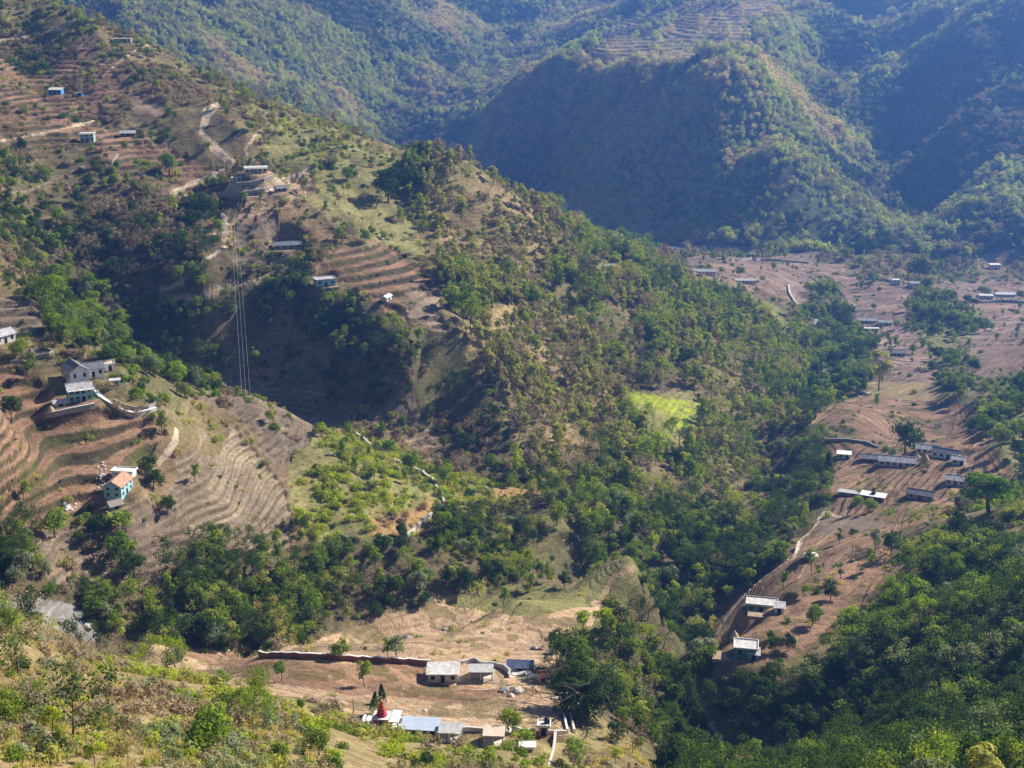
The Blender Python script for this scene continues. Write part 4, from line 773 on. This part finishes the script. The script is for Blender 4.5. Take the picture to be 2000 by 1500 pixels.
# straw stacks and yards
for px, py, r_, label in ((1418, 1254, 1.7, 'straw stack above the courtyard of the white-roofed house, left one'), (1434, 1250, 1.4, 'straw stack above the courtyard of the white-roofed house, right one'), (1806, 903, 1.9, 'straw stack between the long row house and the green row'), (1790, 898, 1.5, 'smaller straw stack beside the long slate row house'), (100, 806, 1.2, 'straw stack at the left end of the retaining wall')):
    p = cast(Z, px, py); o = MB().lathe([(r_*.8, -.4), (r_, r_*.7), (r_*.75, r_*1.3), (r_*.12, r_*2.1)], 14).build('haystack', 'straw'); o.location = p; tag(o, label, 'haystack')
for px, py, L, W, yaw, label in ((1416, 1281, 7, 5, -10, 'bare earthen courtyard slab left of the white-roofed house'), (1490, 1202, 9, 3, -12, 'narrow paved yard in front of the green long house'), (915, 1330, 15, 2.4, 0, 'pale paved strip in front of the pale flat-roofed building'), (650, 560, 5, 4, 22, 'sunlit paved yard beside the parapet house'), (250, 948, 3, 7, -8, 'pale stone yard right of the rusty tin roof house')):
    p = cast(Z, px, py); o = MB().box(-L/2, L/2, -W/2, W/2, -1.0, .12).build('yard_slab', 'earth'); o.location = p; o.rotation_euler = (0, 0, R(yaw)); tag(o, label, 'paving'); o['kind'] = 'thing'
# boulders
def boulder(px, py, r, m, label, flat=.6, group=None):
    g = np.random.default_rng(int(px*7+py)); p = cast(Z, px, py); bm_ = bpy.data.meshes.new('boulder'); import bmesh
    b = bmesh.new(); bmesh.ops.create_icosphere(b, subdivisions=2, radius=r)
    for v in b.verts: v.co *= 1+g.normal()*.13; v.co.z *= flat
    b.to_mesh(bm_); b.free(); bm_.materials.append(M[m]); o = bpy.data.objects.new('boulder', bm_); C.collection.objects.link(o); o.location = p+np.array((0, 0, r*.2)); tag(o, label, 'boulder', group)
for q in [(1012, 1352, 1.5, 'palestone', 'pale boulder in the middle of the rocky patch on the plateau'), (985, 1350, 1.3, 'stone', 'dark boulder at the left of the rocky patch on the plateau'), (998, 1360, .9, 'palestone', 'small pale boulder between the two larger ones on the plateau'),
    (795, 1246, 1.3, 'stone', 'dark boulder on the far edge of the tan field'), (1072, 1277, 1.5, 'stone', 'dark rock heap at the right end of the tan field'), (1045, 1267, 1.1, 'stone', 'rust brown rock on the right of the tan field'), (1056, 1270, 1.0, 'brick', 'reddish rock beside the rust brown one'),
    (870, 1230, 1.0, 'stone', 'pair of dark rocks high on the tan field, left one'), (882, 1232, .8, 'stone', 'pair of dark rocks high on the tan field, right one'), (1082, 1366, 1.0, 'palestone', 'round pale boulder under the left edge of the spreading tree'), (604, 1280, .6, 'palestone', 'small grey rock just above the long field wall'),
    (830, 1388, .5, 'white', 'tiny white stone on the field above the temple'), (152, 1202, 1.8, 'palestone', 'pale slab among the stream bed rocks, upper'), (172, 1225, 1.6, 'palestone', 'pale slab among the stream bed rocks, lower'), (120, 1215, 1.6, 'stone', 'grey boulder in the stream bed at the left'), (212, 752, 1.0, 'stone', 'round stone beside the turquoise hut')]: boulder(*q)
g = np.random.default_rng(5)
for k in range(14): boulder(126+g.integers(0, 22), 996-k*.8-g.integers(0, 2) if False else 985+g.integers(0, 14), .35+.3*g.random(), 'white', 'white stones lined up on the terrace edge below the rusty tin roof house', .7, 'white stones on the terrace edge')
for k in range(26): boulder(192+k*.6+g.integers(-4, 4), 905+g.integers(0, 60), .3+.35*g.random(), 'palestone', 'pale rubble stones beside the rusty tin roof house', .7, 'rubble stones by the tin roof house')
# ------------------------------------------------------------------ individual trees
def project(x, y, z):
    d = y*cp-(z-CAMZ)*sp; return 1000+FPX*x/d, 750-FPX*(y*sp+(z-CAMZ)*cp)/d, d
NAME = dict(round='broadleaf_tree', oval='broadleaf_tree', slim='slender_tree', bare='bare_tree', open='open_crowned_tree', cypress='cypress_tree', great='great_tree', banana='banana_clump', russet='russet_tree', far='broadleaf_tree')
def plant(key, loc, sc, rz, label, group=None, wide=1.0, cat='tree', name=None):
    P_ = PROTO[key]; r_ = empty(name or NAME.get(key.split('_')[0], 'tree'), loc, rz, label, cat, group); r_.scale = (sc*wide, sc*wide, sc); r_.rotation_euler = (rng.normal()*.04, rng.normal()*.04, rz)
    for nm in ('trunk', 'crown'):
        if P_[nm]: o = bpy.data.objects.new(nm, P_[nm]); C.collection.objects.link(o); o.parent = r_
    PLACED.append((float(loc[0]), float(loc[1]), P_['w']*sc*wide*.4))
    return r_
TR = """
712 1342 54 oval_mid_0|lone slim tree in the middle of the ploughed plateau field, casting a long shadow
550 1331 46 oval_mid_1|tree below the left part of the long field wall, right of its smaller neighbour
513 1338 38 oval_grey_0|small thin tree just left of the tree below the long field wall
757 1290 44 oval_mid_0|left tree of the pair standing just above the long field wall
776 1291 52 oval_grey_1|right, darker tree of the pair standing just above the long field wall
664 1288 42 round_mid_1|bushy round tree above the middle of the long field wall
730 1392 44 cypress_0|left dark cypress behind the red temple spire
747 1376 42 cypress_1|right dark cypress behind the red temple spire
1037 1153 40 oval_mid_1|tree at the far edge of the grassy strip of the plateau
1103 1148 32 round_dark_1|small dark tree in the middle of the grassy strip of the plateau
983 1182 38 oval_dark_x|small tree on the left of the grassy strip of the plateau
1146 1398 118 great_spread|very large spreading tree over the lane at the right end of the plateau
1932 1000 80 great_dome|great dome-shaped bright green tree at the head of the right slope
36 1322 128 open_mid_1|tall open-crowned tree at the left edge of the dry foreground slope
137 1446 165 open_dark_0|tallest dark forked tree in the left foreground
116 1368 95 bare_0|pale-barked bare forked tree left of the tallest foreground tree
96 1384 50 bare_1|small bare crooked tree below the tall open-crowned tree
103 1437 62 oval_lime_0|small lime green tree at the foot of the tallest foreground tree
243 1424 66 bare_0|wide pale bare tree in the middle of the dry foreground slope
318 1318 76 open_mid_1|airy open tree at the edge of the dry slope before the plateau
343 1312 52 round_grey_0|grey-green tree touching the airy tree at the slope edge
468 1444 92 open_dark_0|thin dark forked tree on the right of the dry foreground slope
412 1478 105 round_mid_0|broad green tree at the bottom of the dry foreground slope
186 1496 66 oval_lime_1|lime-topped sapling at the bottom edge of the dry slope
250 1480 60 bare_2|dark bare sapling below the wide pale bare tree, left of two
276 1482 56 bare_1|bare sapling below the wide pale bare tree, right of two
215 1284 46 bare_2|dry bare tree at the stream end of the foreground slope
20 1420 70 round_mid_2|leafy green tree at the left edge under the tall open tree
430 1350 42 round_mid_1|small round tree on the brow facing the brown field
497 1432 92 open_mid_1|leaning tree with dark bent trunk at the brow of the foreground slope
623 1476 56 round_mid_0|bright rounded tree in the shrubs left below the temple
634 1408 46 bare_1|thin bare tree left of the temple
590 1392 34 oval_mid_1|small tree at the edge of the tan field above the slope shrubs
835 1499 34 round_dark_0|dark tree at the bottom edge below the temple hall
1120 1496 52 round_mid_2|bright yellow-green rounded tree at the bottom edge below the lane
1203 1492 36 oval_lime_0|bright lime tree at the bottom edge right of the rounded one
1205 1452 46 round_dark_2|dark bushy tree between the lane and the ravine
402 434 58 round_dark_0|dark round tree just below the hairpin road
758 396 66 round_dark_1|large dark tree on the upper grassy slope, left of two
800 374 46 round_dark_2|smaller dark tree on the upper grassy slope, right of two
330 342 44 round_mid_0|green tree standing on the red terraces
382 942 38 oval_mid_0|tree in the middle of the bare ground right of the lower terraces
328 1004 38 round_dark_1|round tree with a clear shadow right of the thatched hut
355 1052 46 bare_1|leafless tree at the corner of the striped tan terraces
514 1063 58 bare_2|leafless tree standing on the striped tan terraces
537 1070 44 oval_mid_1|leafy tree right beside the leafless one on the striped tan terraces
318 850 48 oval_mid_0|bright leafy tree above the start of the curved path
290 930 46 round_dark_0|dark tree behind the rusty tin roof house
300 955 42 round_dark_2|dark tree right of the rusty tin roof house
22 824 52 round_dark_1|dark bushy tree at the left edge beside the terraces
56 738 44 oval_mid_1|tree left of the large slate roof house
40 700 40 round_mid_1|tree between the edge house and the roofless ruin
235 1095 58 round_mid_2|rounded green tree on the shaded lower terraces, upper of two
262 1128 56 round_dark_0|rounded dark tree on the shaded lower terraces, lower of two
108 1050 60 round_mid_0|rounded green tree at the foot of the lit terraces
48 980 44 oval_mid_0|tree standing on the lowest lit terrace near the left edge
195 1050 50 round_dark_2|dark tree below the thatched hut, left of the banana clump
1768 886 66 round_dark_0|big dark tree behind the long slate row house
1792 554 50 round_dark_1|big round tree behind the low pinkish cottage
1173 562 1 round_dark_1|x
1713 798 30 oval_mid_0|lone tree with its shadow at the top of the striped red field
1616 940 58 cypress_1|dense dark column-shaped tree left of the white roof hut
1716 764 78 oval_dry_0|tall pale tree wrapped in yellow creeper at the edge of the far field
1914 818 40 slim_lime_0|narrow bright lime tree in front of the brown thicket
1295 522 46 russet|tall russet-red tree at the end of the wooded spur by the river
1197 508 34 russet|smaller russet tree on the skyline of the spur end
1505 512 40 slim_mid_0|thin tall tree rising above the riverside row
1640 1062 32 oval_grey_0|small thin tree on the red field beside the field track
1672 1000 42 oval_mid_1|palm-like tree in front of the white roof slab house
1697 1000 30 round_mid_1|round small tree in front of the white roof slab house
1755 1028 46 bare_1|branching half-bare tree where the red field meets the woods
1708 1078 46 oval_grey_1|grey-green tree on the right of the red field, upper of two
1740 1085 48 round_dark_1|dark tree at the wood edge beside the red field
1700 1112 42 slim_mid_1|slender tree on the right of the red field, lower of two
1585 1118 48 slim_mid_0|slender tree beside the small round hut
1530 1150 36 oval_mid_0|tree at the lower left of the red field by the path
1571 1166 32 oval_mid_1|small tree on the lower red field above the green long house
1622 1172 32 round_dark_2|round dark bush-like tree on the lower red field
1640 1135 38 oval_grey_0|tree in the middle of the lower red field
1505 1252 22 round_dark_0|smallest of the dark round trees right of the courtyard house
1512 1276 34 round_dark_1|middle one of the dark round trees right of the courtyard house
1540 1270 34 round_dark_2|rightmost of the dark round trees right of the courtyard house
1588 1222 42 round_mid_0|green tree at the field corner below the green long house
1340 1105 50 round_mid_1|rounded tree in the ravine below the plateau tip
236 1040 42 banana|clump of banana plants below the rusty tin roof house
"""
for line in TR.strip().splitlines():
    a, label = line.split('|'); px, py, hp, key = a.split(); px, py, hp = map(float, (px, py, hp))
    if label == 'x': continue
    if key == 'oval_dark_x': key = 'oval_mid_0'
    p = cast(Z, px, py); hm = hp*math.hypot(p[1], p[2]-CAMZ)/FPX/.93; sc = hm/PROTO[key]['h']
    wd = {'round_dark_0': 1.0}.get(key, 1.0)
    if key.startswith('great'): wd = 1.4 if 'spread' in key else 1.25
    plant(key, p-np.array((0, 0, .1)), sc, rng.random()*6.28, label, None, wd, 'plant' if key == 'banana' else 'tree')
trees = sprinkle(Z_TREE, wood, 101, 1480, 1.9); bushes = sprinkle(Z_BUSH, clear, 102, 1480, 2.4); far = sprinkle(Z_TREE, np.clip(wood+.3, 0, 1), 103, 4000, 1.6)
far = [(a, z, x_[y > 1440], y[y > 1440]) for a, z, x_, y in far if z in ('far', 'farterr')]
LOOK = dict(open_dark='ragged dark green', open_mid='ragged green', open_dry='ragged yellow-green', open_grey='ragged grey-green', round_dark='dark green rounded', round_mid='bright green rounded', round_grey='grey-green rounded', oval_mid='leafy upright', oval_lime='lime green upright', oval_dry='yellowish upright', oval_grey='grey-green upright', slim_dry='slender yellow-brown',
  slim_mid='slender green', slim_lime='slender lime', slim_brown='slender brown-twigged', bare='leafless', bush_mid='green', bush_dry='dry yellow', bush_dark='dark green', bush_brown='brown', bush_lime='lime', bush_grey='grey-green')
WHERE = dict(scrub='on the open scrub slopes', spur='in the forest covering the wooded spur', spurdry='in the dry brown forest of the spur', gully='in the dense gully woods', ravine='in the woods of the ravine behind the plateau', slope='on the densely wooded right foreground slope', meadow='on the grassy green spur', front='on the dry foreground slope',
  dark='on the shaded hillside below the hairpin road', hill='on the upper left hill', strip='in the tree belt between the red fields', upmeadow='on the upper grassy slope of the spur', shade='in the dark ravine mouth below the right slope', upslope='on the scrubby upper part of the right slope', lowfront='on the scrub above the temple', farterr='on the far terraces', lowscrub='on the bare terraces', field='on the bare fields', farfield='on the far valley fields', mid='on the rough ground beside the striped terraces')
def split(lst, table_max, hm, smin, smax, seed, keep):
    """the plants that show largest become things of their own; returns (chosen, rest)"""
    g = np.random.default_rng(seed); rec = []
    for li, (sp_, zn, X, Y) in enumerate(lst):
        zz = samp(Z, X, Y); d = Y*cp-(zz-CAMZ)*sp; u = 1000+FPX*X/d; v = 750-FPX*(Y*sp+(zz-CAMZ)*cp)/d
        for i in np.nonzero((u > 5) & (u < 1995) & (v > 5) & (v < 1510) & (Y < 620))[0]: rec.append((hm/Y[i]*(.8+.4*g.random()), li, i, u[i], v[i]))
    rec.sort(reverse=True); chosen = []
    for s_, li, i, u, v in rec:
        if len(chosen) >= keep: break
        X, Y = lst[li][2][i], lst[li][3][i]
        if cast(Z, u, v-8)[1] < Y-4: continue
        chosen.append((li, i))
    drop = {}
    for li, i in chosen: drop.setdefault(li, set()).add(i)
    rest = []
    for li, (sp_, zn, X, Y) in enumerate(lst):
        m = np.ones(len(X), bool); m[list(drop.get(li, ()))] = False
        for a_, b_, r_ in PLACED: m &= np.hypot(X-a_, Y-b_) > r_
        rest.append((sp_, zn, X[m], Y[m]))
    return [(lst[li][0], lst[li][1], lst[li][2][i], lst[li][3][i]) for li, i in chosen], rest
HOUSES = [(float(p[0]), float(p[1]), float(p[2]), max(a_[2], 5)) for (f, q, r__, a_, k_, c_), p in zip(BUILD, SPOTS)]+[(float(T0[0]), float(T0[1]), float(T0[2]), 11), (float(T0[0])+12, float(T0[1])-1, float(T0[2]), 12)]
def open_ground(lst, h):
    """villagers keep the ground below their houses open: no tall growth there"""
    out = []
    for sp_, zn, X, Y in lst:
        keep = np.ones(len(X), bool); zz = samp(Z, X, Y)
        for hx, hy, hz, L in HOUSES:
            near = (np.abs(X-hx) < 60) & (Y < hy+3) & (Y > hy-70)
            if not near.any(): continue
            hu, hv, hd = project(hx, hy, hz); u, vt, d = project(X, Y, zz+h); _, vb, _ = project(X, Y, zz); hw = L*.55/hd*FPX+h*.3/d*FPX
            keep &= ~(near & (np.abs(u-hu) < hw) & (vt < hv-.3/hd*FPX) & (vb > hv-6/hd*FPX))
        out.append((sp_, zn, X[keep], Y[keep]))
    return out
trees = open_ground(trees, 8.0); bushes = open_ground(bushes, 2.2)
nplaced = len(PLACED)
ct, trees = split(trees, 0, 7, .6, 1.2, 8, 292-nplaced)
for sp_, zn, x_, y in ct:
    if any(math.hypot(x_-a_, y-b_) < r_*.8 for a_, b_, r_ in PLACED[:nplaced]): continue
    vs = variants(sp_); plant(vs[rng.integers(len(vs))], (x_, y, float(samp(Z, x_, y))-.1), .6+.6*rng.random(), rng.random()*6.28, f'{LOOK[sp_]} tree {WHERE[zn]}', f'{LOOK[sp_]} trees {WHERE[zn]}', .9+.3*rng.random())
cb, bushes = split(bushes, 0, 1.5, .6, 1.4, 9, 280)
for sp_, zn, x_, y in cb:
    vs = variants(sp_); o = bpy.data.objects.new('shrub', PROTO[vs[rng.integers(len(vs))]]['joined']); C.collection.objects.link(o); s_ = .6+.9*rng.random(); o.location = (x_, y, float(samp(Z, x_, y))-.05); o.scale = (s_, s_, s_*(.8+.4*rng.random())); o.rotation_euler = (0, 0, rng.random()*6.28)
    tag(o, f'{LOOK[sp_]} shrub {WHERE[zn]}', 'shrub', f'{LOOK[sp_]} shrubs {WHERE[zn]}')
stuff('far_woodland', 'hazy mixed woodland covering the far mountainsides', far, .55, 1.15, 1)
stuff('hillside_trees', 'smaller trees filling the near hillsides and ravines', trees, .6, 1.35, 2)
stuff('undergrowth', 'low shrubs covering the slopes', bushes, .6, 1.6, 3)
hedge = sprinkle({'field': {'bush_dark': 2.2, 'bush_mid': 2.6, 'bush_dry': 2}, 'none': {'bush_dark': 2, 'bush_mid': 3, 'bush_dry': 2}, 'farfield': {'bush_dark': .8, 'bush_mid': 1.2}, 'lowscrub': {'bush_dark': 1.5, 'bush_mid': 2, 'bush_brown': 2}}, np.where(riser > .5, np.clip(clear, .15, 1), 0), 105, 1400)
stuff('terrace_weeds', 'weeds and low scrub growing on the terrace risers', hedge, .3, .85, 5)
tufts = sprinkle({'front': {'tuft': 34}, 'meadow': {'tuft': 6}, 'field': {'tuft': 1.0}, 'slope': {'tuft': 3}}, np.clip(clear, .3, 1), 104, 600)
stuff('dry_grass', 'dry grass tufts on the near slopes', tufts, .7, 1.7, 4)
# ------------------------------------------------------------------ haze
def haze():
    m = bpy.data.materials.new('valley_haze'); m.use_nodes = True; nt = m.node_tree; nt.nodes.remove(nt.nodes['Principled BSDF'])
    v = nt.nodes.new('ShaderNodeVolumePrincipled'); v.inputs['Color'].default_value = HAZE_C; v.inputs['Density'].default_value = HAZE_D; v.inputs['Anisotropy'].default_value = HAZE_G
    nt.links.new(v.outputs[0], nt.nodes['Material Output'].inputs['Volume'])
    x, y0, y1, z0, z1 = 2200, -150, 3700, float(Z.min())-1, max(float(Z.max()), CAMZ)+12
    vs = [(sx*x, y, z) for z in (z0, z1) for sx, y in ((-1, y0), (1, y0), (1, y1), (-1, y1))]
    me = new_mesh('haze', vs, [(0, 3, 2, 1), (4, 5, 6, 7), (0, 1, 5, 4), (1, 2, 6, 5), (2, 3, 7, 6), (3, 0, 4, 7)], [m])
    o = bpy.data.objects.new('haze', me); C.collection.objects.link(o); o['kind'] = 'stuff'; o['label'] = 'pale blue haze filling the valley air'
HAZE_C, HAZE_D, HAZE_G = (.15, .36, 1.0, 1), .0002, .5
haze()
